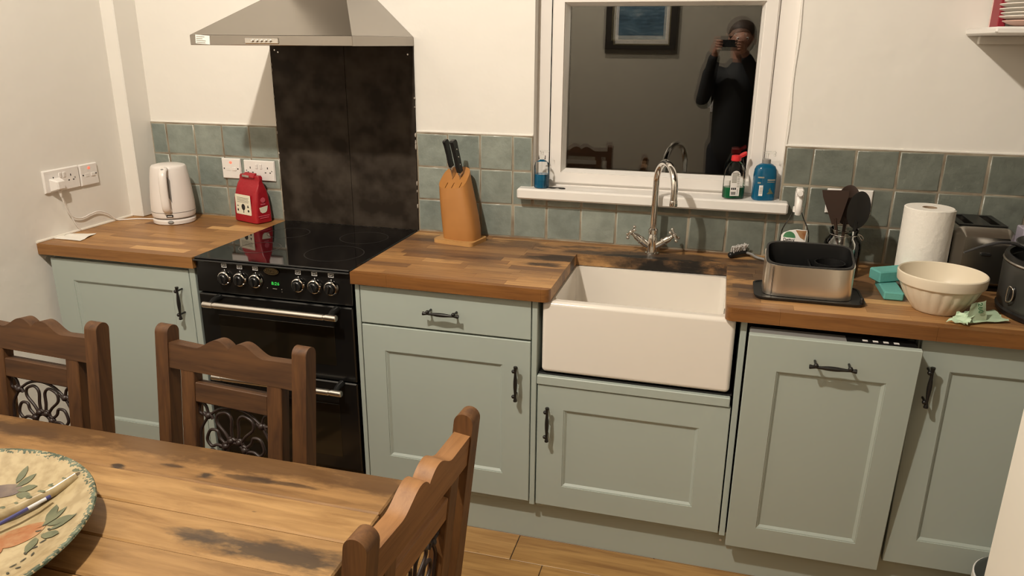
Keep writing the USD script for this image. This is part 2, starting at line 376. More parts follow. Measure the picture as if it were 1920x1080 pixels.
# ------------------------------------------------------------------ the room shell
ZC = .952                                    # top of the worktops
RX, RY, RZ = 6.4, -3.75, 3.45               # right wall set far off to thin bounce light, wall behind the camera, ceiling
wb = Thing('wall_back', kind='structure')
wm = Manifold.cube([RX+.3, .30, RZ]).translate([-.15, 0, 0])-Manifold.cube([2.655-1.759, .5, 1.905-1.10]).translate([1.759, -.1, 1.10])
wb.part('plaster', wm, 'wall_paint', smooth=False)
ROWS = [ZC+.002, 1.083, 1.2135, 1.344]
def tile(x0, x1, z0, z1, mat):
    g = .0022; j = lambda: random.uniform(-.0012, .0012)
    x0 += g; x1 -= g; z0 += g; z1 -= g
    if x1-x0 < .012 or z1-z0 < .012: return
    d = .0085+random.uniform(-.001, .0012); b = min(.007, (x1-x0)/3, (z1-z0)/3); s = []
    for k, (dd, bb) in enumerate(((.0015, 0), (d-.004, .0004), (d-.0012, .0026), (d, b*.75))):
        s += [(x0+bb, -dd, z0+bb), (x1-bb, -dd, z0+bb), (x1-bb, -dd+j()*.3, z1-bb), (x0+bb, -dd, z1-bb)]
    s = np.array(s).reshape(4, 4, 3); s += rng.normal(0, .0010, (1, 4, 3))*np.array([1, .5, 1])
    wb.part('tile', loft(s[::1], True), mat, smooth=35)
def grout(x0, x1, z0, z1):
    wb.part('grout', cbox(x0, x1, -.0055, .001, z0, z1, .001), 'grout', smooth=False)
L_COLS = [.062, .140, .278, .414, .544, .676]
M_COLS = [1.291, 1.421, 1.551, 1.681, 1.757]
S_COLS = [1.684+.1332*i for i in range(9)]
R_COLS = [2.658, 2.748, 2.883, 3.018, 3.152, 3.286, 3.42, 3.554, 3.688, 3.75]
grout(.060, .678, ZC-.03, 1.346); grout(1.289, 1.759, ZC-.03, 1.346); grout(1.759, 2.655, ZC-.03, 1.112); grout(2.655, 3.75, ZC-.03, 1.346)
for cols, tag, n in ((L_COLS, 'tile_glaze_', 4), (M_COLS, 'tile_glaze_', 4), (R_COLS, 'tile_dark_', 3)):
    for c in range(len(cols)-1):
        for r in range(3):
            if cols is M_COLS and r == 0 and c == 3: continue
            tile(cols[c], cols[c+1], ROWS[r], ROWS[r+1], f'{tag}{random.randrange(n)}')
for c in range(8):
    x0, x1 = S_COLS[c], min(S_COLS[c+1], 2.748)
    if c == 7: x1 = 2.658
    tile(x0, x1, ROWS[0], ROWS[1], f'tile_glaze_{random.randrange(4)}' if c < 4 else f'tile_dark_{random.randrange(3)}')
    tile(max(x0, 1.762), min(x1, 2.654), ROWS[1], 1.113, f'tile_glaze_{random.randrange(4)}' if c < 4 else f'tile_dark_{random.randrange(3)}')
wb.part('plaster_lip', cbox(.062, .676, -.005, .002, 1.3445, 1.352, .002), 'wall_paint')
wb.part('plaster_lip', cbox(1.291, 1.759, -.005, .002, 1.3445, 1.352, .002), 'wall_paint')
wb.part('plaster_lip', cbox(2.655, 3.75, -.005, .002, 1.3445, 1.352, .002), 'wall_paint')
# bead of filler down the right side of the window
single('trim_2', tube(np.array([[2.657+.002*math.sin(z*23), -.001, z] for z in np.linspace(1.35, 1.905, 40)]), .0035, 8), 'wall_paint', kind='structure')
def shell(name, m, mat): single(name, m, mat, kind='structure', smooth=False)
shell('wall_left', Manifold.cube([.15, -RY, RZ]).translate([-.15, RY, 0]), 'wall_paint')
shell('wall_right', Manifold.cube([.15, -RY, RZ]).translate([RX, RY, 0]), 'wall_far_darkened')
shell('wall_front', Manifold.cube([RX+.3, .15, RZ]).translate([-.15, RY-.15, 0]), 'wall_far_darkened')
shell('ceiling', Manifold.cube([RX+.3, .3-RY+.15, .12]).translate([-.15, RY-.15, RZ]), 'ceiling_darkened')
single('trim_1', cbox(-.01, .062, -.125, .01, ZC, RZ, .004), 'wall_paint', kind='structure')          # boxed-in corner
single('trim_3', tube(np.array([[.002, y, ZC+.003] for y in np.linspace(-.615, -.125, 12)]), .006, 8), 'seal_white', kind='structure')
# floor: long oak boards
fl = Thing('floor', kind='structure', loc=(0, 0, -.02))
fl.part('subfloor', Manifold.cube([RX, -RY, .02]).translate([0, RY, -.022]), 'black_gap', smooth=False)
y = -.56+.14*4; r = 0; fixed = {4: [1.869], 5: [1.983, .9], 6: [1.45]}
while y > RY:
    y0 = max(y-.139, RY); cuts = sorted(fixed.get(r, []) or [random.uniform(.2, 1.2)])
    xs = [0.0]+[c for c in cuts]
    while xs[-1] < RX-1.3: xs.append(xs[-1]+random.uniform(1.0, 1.4))
    xs.append(RX)
    for a, b in zip(xs, xs[1:]):
        fl.part('floorboard', cbox(a+.0012, b-.0012, y0+.0012, y-.0002, -.018, random.uniform(-.0006, .0), .0015), f'floor_oak_{random.randrange(3)}', smooth=False)
    y -= .139; r += 1

# ------------------------------------------------------------------ window
w = Thing('window_1', kind='structure', loc=(2.22, .05, 1.157))
def ring(x0, x1, z0, z1, t, y0, y1, b=.004):
    o = Manifold.hull_points(np.array([(x, y, z) for (x, y, z) in [(xx+sx*dx, yy, zz+sz*dz) for xx, sx in ((x0, 1), (x1, -1)) for zz, sz in ((z0, 1), (z1, -1)) for yy, dx, dz in ((y1, 0, 0), (y0+b, 0, 0), (y0, b, b))]]))
    return o-Manifold.cube([x1-x0-2*t, y1-y0+.1, z1-z0-2*t]).translate([x0+t, y0-.05, z0+t])
w.part('window_frame', cbox(1.752, 2.662, .052, .125, 1.135, 1.925, .004)-Manifold.cube([2.5922-1.8118, .3, 1.864-1.1645]).translate([1.8118, 0, 1.1645]), 'upvc')
sa = w.part('sash', ring(1.8135, 2.5905, 1.166, 1.862, .044, .040, .115, .006), 'upvc')
gx0, gx1, gz0, gz1 = 1.857, 2.547, 1.2085, 1.8185
o = Manifold.hull_points(np.array([(gx0-.004, .048, gz0-.004), (gx1+.004, .048, gz0-.004), (gx1+.004, .048, gz1+.004), (gx0-.004, .048, gz1+.004), (gx0-.004, .085, gz0-.004), (gx1+.004, .085, gz0-.004), (gx1+.004, .085, gz1+.004), (gx0-.004, .085, gz1+.004)]))
i_ = Manifold.hull_points(np.array([(gx0+.0, .040, gz0+.0), (gx1-.0, .040, gz0), (gx1, .040, gz1), (gx0, .040, gz1), (gx0+.014, .0851, gz0+.014), (gx1-.014, .0851, gz0+.014), (gx1-.014, .0851, gz1-.014), (gx0+.014, .0851, gz1-.014)]))
w.part('glazing_bead', o-i_, 'white_gloss', parent=sa)
w.part('glass_pane', cbox(gx0-.003, gx1+.003, .080, .084, gz0-.003, gz1+.003, 0), 'window_glass', parent=sa, smooth=False)
w.part('glass_pane', xf(cbox(gx0-.003, gx1+.003, .1, .104, gz0-.003, gz1+.003, 0), Rz(.0028) @ Rx(.0042), (0, -.004, 0)), 'window_glass', parent=sa, smooth=False)
w.part('rubber_gasket', cbox(1.8095, 1.8125, .046, .10, 1.17, 1.86, 0), 'black_gap', smooth=False)
ws = w.part('window_sill', Manifold.batch_hull([cbox(1.711, 2.683, -.060, -.02, 1.117, 1.157, .006), cbox(1.711, 2.683, -.03, .0, 1.117, 1.157, .004)])+cbox(1.7592, 2.6548, -.01, .062, 1.117, 1.157, .001), 'white_gloss')
w.part('filler_patch', xf(ball(1, sub=2), None, (2.0, -.005, 1.1568), (.085, .018, .0012)), 'label_white', parent=ws)

# ------------------------------------------------------------------ cabinets
def shaker(x0, x1, z0, z1, rx0, rx1, rz0, rz1, yf=-.6, th=.02):
    b = cbox(x0, x1, yf, yf+th, z0, z1, .0018)
    d, i = .009, .011
    cut = Manifold.hull_points(np.array([(x, yf-.001, z) for x in (rx0, rx1) for z in (rz0, rz1)]+[(x, yf+.0025, z) for x in (rx0+.001, rx1-.001) for z in (rz0+.001, rz1-.001)]))
    c2 = Manifold.hull_points(np.array([(x, yf+.002, z) for x in (rx0+.003, rx1-.003) for z in (rz0+.003, rz1-.003)]+[(x, yf+d, z) for x in (rx0+i, rx1-i) for z in (rz0+i, rz1-i)]))
    return b-cut-c2
def handle(cx, yf, cz, axis='x', L=.124):
    k = np.array([(-.5, .0038), (-.497, .0062), (-.47, .0066), (-.42, .0050), (-.36, .0038), (-.25, .0046), (-.1, .0064), (0, .0068), (.1, .0064), (.25, .0046), (.36, .0038), (.42, .0050), (.47, .0066), (.497, .0062), (.5, .0038)])
    bar = tube(np.stack([k[:, 0]*L, 0*k[:, 0], 0*k[:, 0]], 1), k[:, 1], 12)
    ms = [xf(bar, None, (0, -.032, 0))]
    for s in (-.36, .36):
        ms += [tube([(s*L, .001, .004), (s*L, -.034, .004)], .0034, 10), ball(.0066, (s*L, -.033, .006))]
    m = join(*ms)
    R = np.eye(3) if axis == 'x' else Ry(-math.pi/2)
    if axis != 'x': m = xf(m, np.diag([1, 1, 1.0]))
    return xf(m, R, (cx, yf, cz))

c1 = Thing('base_cabinet', 'sage green base cabinet with one panelled door between the left wall and the black cooker', 'cabinet', loc=(.35, -.3, 0))
c1.part('carcass', cbox(.030, .670, -.578, -.012, .15, .9095, .001), 'cab_paint', smooth=False)
d = c1.part('door', shaker(.034, .643, .175, .895, .126, .567, .240, .815), 'cab_paint')
c1.part('handle', handle(.612, -.6, .780, 'z'), 'black_iron', parent=d)
c1.part('stile', cbox(.646, .6705, -.600, -.02, .165, .9095, .0015), 'cab_paint')

c2 = Thing('base_cabinet', 'sage green base cabinet with a drawer over a door, between the cooker and the sink', 'cabinet', loc=(1.61, -.3, 0))
c2.part('carcass', cbox(1.300, 1.9275, -.578, -.012, .15, .9095, .001), 'cab_paint', smooth=False)
c2.part('stile', cbox(1.2965, 1.3125, -.600, -.02, .165, .9095, .0015), 'cab_paint')
c2.part('stile', cbox(1.911, 1.9285, -.600, -.02, .165, .9095, .0015), 'cab_paint')
d = c2.part('drawer', cbox(1.315, 1.9075, -.6, -.58, .7715, .9045, .0018), 'cab_paint')
c2.part('handle', handle(1.613, -.6, .838, 'x'), 'black_iron', parent=d)
d = c2.part('door', shaker(1.315, 1.9075, .1755, .765, 1.397, 1.814, .270, .676), 'cab_paint')
c2.part('handle', handle(1.866, -.6, .626, 'z'), 'black_iron', parent=d)

c3 = Thing('sink_cabinet', 'sage green low cabinet under the white sink with a wide panelled door', 'cabinet', loc=(2.24, -.3, 0))
c3.part('carcass', cbox(1.930, 2.5325, -.578, -.012, .15, .640, .001), 'cab_paint', smooth=False)
c3.part('top_rail', cbox(1.931, 2.536, -.606, -.02, .6235, .6545, .0025), 'cab_paint')
d = c3.part('door', shaker(1.933, 2.5405, .1715, .620, 2.021, 2.452, .253, .539), 'cab_paint')
c3.part('handle', handle(1.9735, -.6, .495, 'z'), 'black_iron', parent=d)
c3.part('side_panel', cbox(2.5445, 2.5625, -.600, -.02, .165, .9095, .0015), 'cab_paint')
c3.part('shade_sheet', cbox(1.9325, 2.5395, -.59, -.012, .655, .66, .001), 'black_gap', smooth=False)  # black sheet painting the shade in the gap under the sink

# slim dishwasher with a matching door, hanging slightly open
dw = Thing('dishwasher', 'built-in dishwasher behind a sage green panelled door that hangs slightly open', 'dishwasher', loc=(2.79, -.3, 0))
dw.part('tub', cbox(2.566, 3.022, -.560, -.02, .152, .905, .002)-cbox(2.585, 3.003, -.60, -.08, .17, .88, .002), 'black_plastic', smooth=False)
tilt = Rx(math.radians(4.4)); hinge = np.array([0, -.612, .140])
def tl(m): v, f = V(m); return (v-hinge) @ tilt.T + hinge, f
d = dw.part('door', tl(shaker(2.5665, 3.0185, .140, .893, 2.652, 2.944, .226, .785, -.612, .020)), 'cab_paint')
dw.part('handle', tl(handle(2.795, -.612, .828, 'x')), 'black_iron', parent=d)
dw.part('inner_door', tl(cbox(2.570, 3.015, -.5915, -.535, .145, .886, .004)), 'grey_plastic')
cp = dw.part('control_panel', tl(cbox(2.83, 3.012, -.5900, -.540, .8862, .8885, .001)), 'black_plastic')
for k in range(4): dw.part('button', tl(cbox(2.872+.027*k, 2.886+.027*k, -.572, -.562, .8885, .8897, .0005)), 'white_plastic', parent=cp)

c4 = Thing('base_cabinet', 'sage green base cabinet at the far right behind the open dishwasher door', 'cabinet', loc=(3.28, -.3, 0))
c4.part('carcass', cbox(3.026, 3.74, -.578, -.012, .15, .9095, .001), 'cab_paint', smooth=False)
d = c4.part('door', shaker(3.030, 3.500, .170, .9065, 3.112, 3.418, .258, .813), 'cab_paint')
c4.part('handle', handle(3.0600, -.6, .772, 'z'), 'black_iron', parent=d)
c4.part('filler_panel', cbox(3.503, 3.74, -.6, -.58, .170, .9065, .0018), 'cab_paint')

pl = Thing('plinth', 'long painted kickboard along the floor under the cabinets', 'plinth', loc=(2.5, -.545, 0))
pl.part('board', cbox(1.297, 3.74, -.555, -.537, .0, .1495, .001), 'cab_paint', smooth=False)
pl.part('screw_cap', tube([(2.553, -.554, .118), (2.553, -.557, .118)], .004, 10), 'label_white')
pl.part('board', cbox(.03, .67, -.555, -.537, .0, .1495, .001), 'cab_paint', smooth=False)

# ------------------------------------------------------------------ worktops of end-to-end staves
def worktop(th, outline, z0, z1, tag, lip, ymin_rows, lipname):
    row = .0435; ys = np.arange(ymin_rows, .01, row)
    x0, _, x1, _ = outline.bounds
    for k, ya in enumerate(ys):
        x = x0-random.uniform(0, .3)
        while x < x1:
            ln = random.choice([.16, .22, .28, .34, .42]) * random.uniform(.85, 1.15)
            if k == 0: ln *= 1.8
            pc = outline.intersection(sbox(x+.0002, ya+.0002, x+ln-.0002, ya+row-.0002)); x += ln
            if pc.is_empty: continue
            for g in getattr(pc, 'geoms', [pc]):
                if g.geom_type != 'Polygon' or g.area < 2e-5: continue
                t = random.choices(range(6), (5, 4, 4, 3, 1.2, 2))[0]
                th.part('stave', poly(g, z1-z0+random.uniform(-.0002, .0), z0), (lip if k == 0 else f'{tag}{t}'), smooth=False)
wt1 = Thing('worktop', 'clean oak block worktop in the corner left of the cooker, under the kettle', 'worktop', loc=(.34, -.31, ZC-.04))
worktop(wt1, sbox(.002, -.617, .6795, -.001), ZC-.041, ZC, 'stave_', 'lipping_left', -.617, 'lipping')
wt2 = Thing('worktop', 'long worn oak block worktop around the white sink, water-stained black behind the tap', 'worktop', loc=(2.5, -.31, ZC-.04))
front = Polygon([(1.2905, -.618), (2.2, -.624), (3.748, -.640), (3.748, -.001), (1.2905, -.001)])
cutp = Polygon([(1.970, -.177), (2.497, -.160), (2.497, -.8), (1.970, -.8)]).buffer(0)
out2 = front.difference(cutp)
out2 = out2.buffer(-.022, quad_segs=8).buffer(.022, quad_segs=8)                     # rounded outer corners at the sink
out2 = out2.union(sbox(1.2905, -.618, 1.32, -.56)).union(sbox(1.2905, -.05, 1.35, -.001)).union(sbox(3.7, -.639, 3.748, -.001))
worktop(wt2, out2, ZC-.041, ZC, 'stave_worn_', 'lipping_worn', -.642, 'lipping')

# ------------------------------------------------------------------ butler sink
sk = Thing('sink', 'deep white ceramic butler sink with a plain apron front', 'sink', loc=(2.237, -.37, .665))
so = Manifold.batch_hull([Manifold.sphere(.014, 24).translate([x, y, z]) for x in (1.9435+.014, 2.5305-.014) for y in (-.602+.014, -.145-.014) for z in (.668+.014, .9085-.014)])
si = Manifold.batch_hull([Manifold.sphere(.022, 24).translate([x, y, z]) for x in (1.975+.022, 2.499-.022) for y in (-.570+.022, -.178-.022) for z in (.700+.022, .98)])
sk.part('basin', so-si, 'ceramic_sink', smooth=40)
sk.part('drain', xf(lathe([(0, .002), (.030, .002), (.036, .0035), (.043, .001), (.043, -.003)], 32), None, (2.237, -.37, .7025)), 'chrome')
sk.part('overflow', xf(lathe([(0, 0), (.013, 0), (.015, .002), (.017, 0)], 24), Ry(-math.pi/2), (2.4985, -.40, .855)), 'chrome')

# ------------------------------------------------------------------ tap
tp = Thing('tap', 'chrome mixer tap with a tall swan neck and two cross handles behind the sink', 'tap', loc=(2.231, -.092, ZC))
T0 = np.array([2.231, -.092, ZC])
tp.part('body', xf(lathe([(0, 0), (.0245, 0), (.0245, .005), (.021, .009), (.0195, .03), (.0185, .058), (.0160, .068), (.0150, .074), (.0175, .076), (.0178, .090), (.0150, .093), (.0125, .096), (0, .096)], 32), None, T0), 'chrome')
ang = math.radians(-90+27); dx, dy = math.cos(ang), math.sin(ang)
rad = .080; zt = .262; path = [(0, 0, .09), (0, 0, .16), (0, 0, zt)]
for a in np.linspace(0, math.pi, 18)[1:]: path.append((dx*rad*(1-math.cos(a)), dy*rad*(1-math.cos(a)), zt+rad*math.sin(a)))
ex = path[-1]; path.append((ex[0], ex[1], ex[2]-.045))
spt = np.array(path)+T0
s_ = tp.part('spout', tube(spt, .0118, 18, up=(dy, -dx, 0)), 'chrome', smooth=40)
tp.part('aerator', xf(lathe([(0, 0), (.0125, 0), (.0135, .003), (.0135, .017), (.0122, .020), (0, .020)], 24), None, spt[-1]+np.array([0, 0, -.010])), 'chrome', parent=s_)
for sx in (-1, 1):
    a = np.array([sx*.012, -.002, .028])+T0; dirv = np.array([sx*.74, -.16, .58]); dirv /= np.linalg.norm(dirv)
    pr = [(0, .011), (.012, .0125), (.034, .0135), (.036, .0155), (.040, .0155), (.042, .0125), (.060, .0115), (.066, .008), (.074, .0065), (.080, .0065)]
    v = tp.part('valve', tube([a+dirv*t for t, _ in pr], [r for _, r in pr], 20), 'chrome', smooth=40)
    c = a+dirv*.083; u = np.cross(dirv, [0, 1, 0]); u /= np.linalg.norm(u); q = np.cross(dirv, u); ms = [ball(.0095, c)]
    for k in range(4):
        e = math.cos(math.pi/4+k*math.pi/2)*u+math.sin(math.pi/4+k*math.pi/2)*q
        ms += [tube([c, c+e*.014, c+e*.024], [.0045, .0034, .0042], 10), ball(.0062, c+e*.026)]
    tp.part('cross_handle', join(*ms), 'chrome', parent=v, smooth=40)

# ------------------------------------------------------------------ cooker
ck = Thing('cooker', 'black freestanding electric cooker with a glass hob and six chrome-ringed knobs', 'cooker', loc=(.985, -.3, 0))
CX0, CX1 = .6815, 1.2885
ck.part('body', cbox(CX0, CX1, -.575, -.02, .06, .935, .002), 'black_enamel', smooth=False)
hb = ck.part('hob', cbox(CX0+.002, CX1-.002, -.612, -.012, .9470, .9545, .003), 'hob_glass')
ck.part('hob_trim', cbox(CX0, CX1, -.620, -.012, .941, .9472, .0025), 'black_plastic')
for cx, cy, r in ((.815, -.205, .082), (1.135, -.190, .092), (1.135, -.430, .105), (.835, -.435, .075)):
    ck.part('burner_ring', xf(lathe([(r-.0022, .0), (r-.0022, .0004), (r+.0022, .0004), (r+.0022, .0)], 72), None, (cx, cy, .9545)), 'hob_ring', parent=hb)
pn = ck.part('control_panel', Manifold.batch_hull([cbox(CX0, CX1, -.606, -.55, .826, .84, .002), cbox(CX0, CX1, -.602, -.55, .932, .9405, .002)]), 'black_enamel')
PY = -.6065
def onpanel(m, x, z): return xf(m, XZ, (x, PY, z))
for k, x in enumerate((.800, .862, .924, 1.090, 1.152, 1.214)):
    kn = ck.part('knob', xf(lathe([(0, .024), (.0135, .024), (.0165, .021), (.0175, .004), (.0175, 0)], 36), XZ, (x, PY, .8855)), 'black_plastic')
    ck.part('knob_ring', xf(lathe([(.0178, .000), (.0178, .010), (.0205, .013), (.0235, .011), (.0265, .002), (.0265, 0)], 40), XZ, (x, PY, .8855)), 'chrome', parent=kn)
    ck.part('knob_grip', xf(cbox(-.0035, .0035, -.014, .014, .022, .031, .0015), XZ @ Rz([.2, -.1, .1, 0, .3, -.2][k]), (x, PY, .8855)), 'black_plastic', parent=kn)
    fr = poly(sbox(-.0105, -.007, .0105, .007).difference(sbox(-.0085, -.005, .0085, .005)), .0006)
    bits = [fr]+[poly(sbox(-.007+.0048*q, -.003+.001*((q+k) % 2), -.0040+.0048*q, .003-.001*((q*k) % 2)), .0006) for q in range(3)]+[poly(Point(0, -.0155).buffer(.0016), .0006)]
    ck.part('dial_marking', onpanel(join(*bits), x, .9300), 'ink_white', parent=pn)
bg = ck.part('badge', onpanel(poly(affinity.scale(Point(0, 0).buffer(1, quad_segs=16), .0285, .0125), .0030), .988, .9255), 'badge_gold')
ck.part('badge_relief', onpanel(join(poly(affinity.scale(Point(0, 0).buffer(1, quad_segs=16), .026, .0102).difference(affinity.scale(Point(0, 0).buffer(1, quad_segs=16), .024, .0085)), .0030),
                                     *[poly(affinity.rotate(sbox(-.0018, -.0055, .0004, .0055), -18, origin=(0, 0)), .003, 0).translate([-.017+.0055*q, .0006*math.sin(q*2), 0]) for q in range(7)]), .988, .9265), 'black_enamel', parent=bg)
ck.part('clock_display', onpanel(xf(meshkit.text_mesh('8:26', .0105, .0006), None, (-.0125, -.005, .0002)), .995, .8815), 'display_green', parent=pn)
ck.part('clock_buttons', onpanel(join(poly(sbox(-.008, -.0010, .008, .0012), .0005), poly(Point(-.029, .001).buffer(.0016), .0005), poly(Point(.027, .0).buffer(.0016), .0005), poly(Point(.027, -.009).buffer(.0012), .0005)), .995, .8625), 'ink_grey', parent=pn)
def oven_door(z0, z1, hz, wz0, wz1):
    dr = ck.part('oven_door', cbox(CX0+.001, CX1-.001, -.608, -.575, z0, z1, .004), 'black_enamel')
    ck.part('oven_window', cbox(CX0+.075, CX1-.075, -.6092, -.607, wz0, wz1, .0006), 'oven_glass', parent=dr, smooth=False)
    b = [(0, .0095), (.002, .0115), (.040, .0115), (.041, .0098), (.047, .0098), (.048, .0115)]
    P = [(.738+t, r) for t, r in b]+[(1.255-t, r) for t, r in reversed(b)]
    ck.part('handle_bar', tube([(x, -.662, hz) for x, _ in P], [r for _, r in P], 20), 'chrome_satin', parent=dr, smooth=40)
    for x in (.768, 1.228):
        ck.part('handle_bracket', tube([(x, -.607, hz+.012), (x, -.640, hz+.010), (x, -.662, hz)], [.013, .011, .010], 14), 'black_plastic', parent=dr, smooth=40)
oven_door(.542, .820, .799, .600, .745)
oven_door(.190, .538, .522, .240, .450)
ck.part('kick_panel', cbox(CX0+.01, CX1-.01, -.585, -.56, .07, .186, .002), 'black_enamel')
for x in (CX0+.05, CX1-.05):
    for y in (-.52, -.08): ck.part('foot', xf(lathe([(0, 0), (.018, 0), (.018, .01), (.010, .012), (.010, .06), (0, .06)], 16), None, (x, y, 0)), 'black_plastic')

# ------------------------------------------------------------------ slate splashback: two tall slabs
sp = Thing('splashback', 'dark slate splashback in two tall slabs on the wall above the cooker', 'splashback', loc=(.985, -.005, ZC))
for a, b in ((.6785, 1.0015), (1.0025, 1.2885)):
    sp.part('slab', cbox(a, b, -.011, -.0005, .9545, 1.6635, .0012), 'slate', smooth=False)
for x, z in ((.715, 1.637), (1.268, 1.634), (.700, 1.645)): sp.part('screw', xf(lathe([(0, .002), (.003, .0018), (.004, 0)], 12), XZ, (x, -.0111, z)), 'chrome_satin')
for k in range(26):
    z = random.uniform(.96, 1.62); side = random.random() < .45; s = random.uniform(.002, .006)
    if not side and z > 1.35 and random.random() < .4: z -= .3
    sp.part('plaster_chip', ball(1, (.6795 if side else 1.288, -.0085, z), (s*.6, .0045, s*random.uniform(1, 2.4)), 1), 'slate_chip')

# ------------------------------------------------------------------ hood
hd = Thing('cooker_hood', 'brushed steel pyramid cooker hood on the wall above the slate splashback', 'cooker hood', loc=(.99, -.25, 1.664))
HX0, HX1, HY = .692, 1.290, -.505
hd.part('skirt', cbox(HX0, HX1, HY, -.001, 1.6645, 1.6965, .0015)-Manifold.cube([HX1-HX0-.03, .45, .02]).translate([HX0+.015, HY+.02, 1.655]), 'steel_hood', smooth=False)
py = Manifold.hull_points(np.array([(HX0+.001, HY+.001, 1.6968), (HX1-.001, HY+.001, 1.6968), (HX1-.001, -.001, 1.6968), (HX0+.001, -.001, 1.6968), (.8745, -.197, 1.858), (1.1165, -.197, 1.858), (1.1165, -.001, 1.858), (.8745, -.001, 1.858)]))
hd.part('canopy', py, 'steel_hood', smooth=False)
hd.part('chimney', cbox(.8745, 1.1165, -.197, -.001, 1.858, 2.75, .001), 'steel_hood', smooth=False)
for a in (.715, .995): hd.part('grease_filter', cbox(a, a+.272, HY+.03, -.06, 1.6655, 1.674, .001), 'steel_brushed', smooth=False)
hc = hd.part('control_panel', cbox(.9055-.003, 1.028, HY-.004, HY+.001, 1.6695, 1.6885, .003), 'chrome_satin')
for k in range(5): hd.part('button', xf(lathe([(0, .006), (.0035, .0055), (.0045, .003), (.0045, 0)], 16), XZ, (.933+.0165*k, HY-.004, 1.679)), 'chrome', parent=hc)
st = hd.part('sticker', xf(cbox(-.0275, .0275, -.014, .014, 0, .0006, .0002), XZ @ Rz(-.07), (.742, HY-.0002, 1.683-.001)), 'label_white')
hd.part('sticker_print', xf(join(*[poly(sbox(-.024, .0075-.0062*k, -.024+[.032, .024, .036, .034][k], .0098-.0062*k), .0003) for k in range(4)]), XZ @ Rz(-.07), (.742, HY-.0009, 1.682)), 'ink_grey', parent=st)

# ------------------------------------------------------------------ dining table
tb = Thing('dining_table', 'long worn farmhouse dining table of broad wooden planks in the foreground', 'table', loc=(.97, -1.9, 0))
TZ = .77; TY = [-1.4625, -1.595, -1.698, -1.808, -1.910, -2.02, -2.13, -2.235, -2.33]
for k in range(len(TY)-1):
    e = 1.842+[.0, .001, -.001, .0015, 0, .001, 0, .001][k]
    tb.part('plank', cbox(.06, e, TY[k+1]+.0009, TY[k]-.0009, TZ-.034, TZ-random.uniform(0, .0008), .0035), f'table_plank_{[0, 3, 1, 2, 3, 1, 2, 3][k]}', smooth=False)
for x in (.40, 1.42):                                                   # trestle ends
    tb.part('top_bar', cbox(x-.03, x+.03, -2.25, -1.54, TZ-.085, TZ-.0347, .004), 'table_plank_0', smooth=False)
    tb.part('leg', cbox(x-.035, x+.035, -1.955, -1.845, .058, TZ-.0845, .006), 'table_plank_0', smooth=False)
    tb.part('foot_bar', cbox(x-.035, x+.035, -2.20, -1.60, 0, .0585, .008), 'table_plank_0', smooth=False)
tb.part('stretcher', cbox(.4345, 1.3855, -1.92, -1.88, .22, .30, .004), 'table_plank_0', smooth=False)

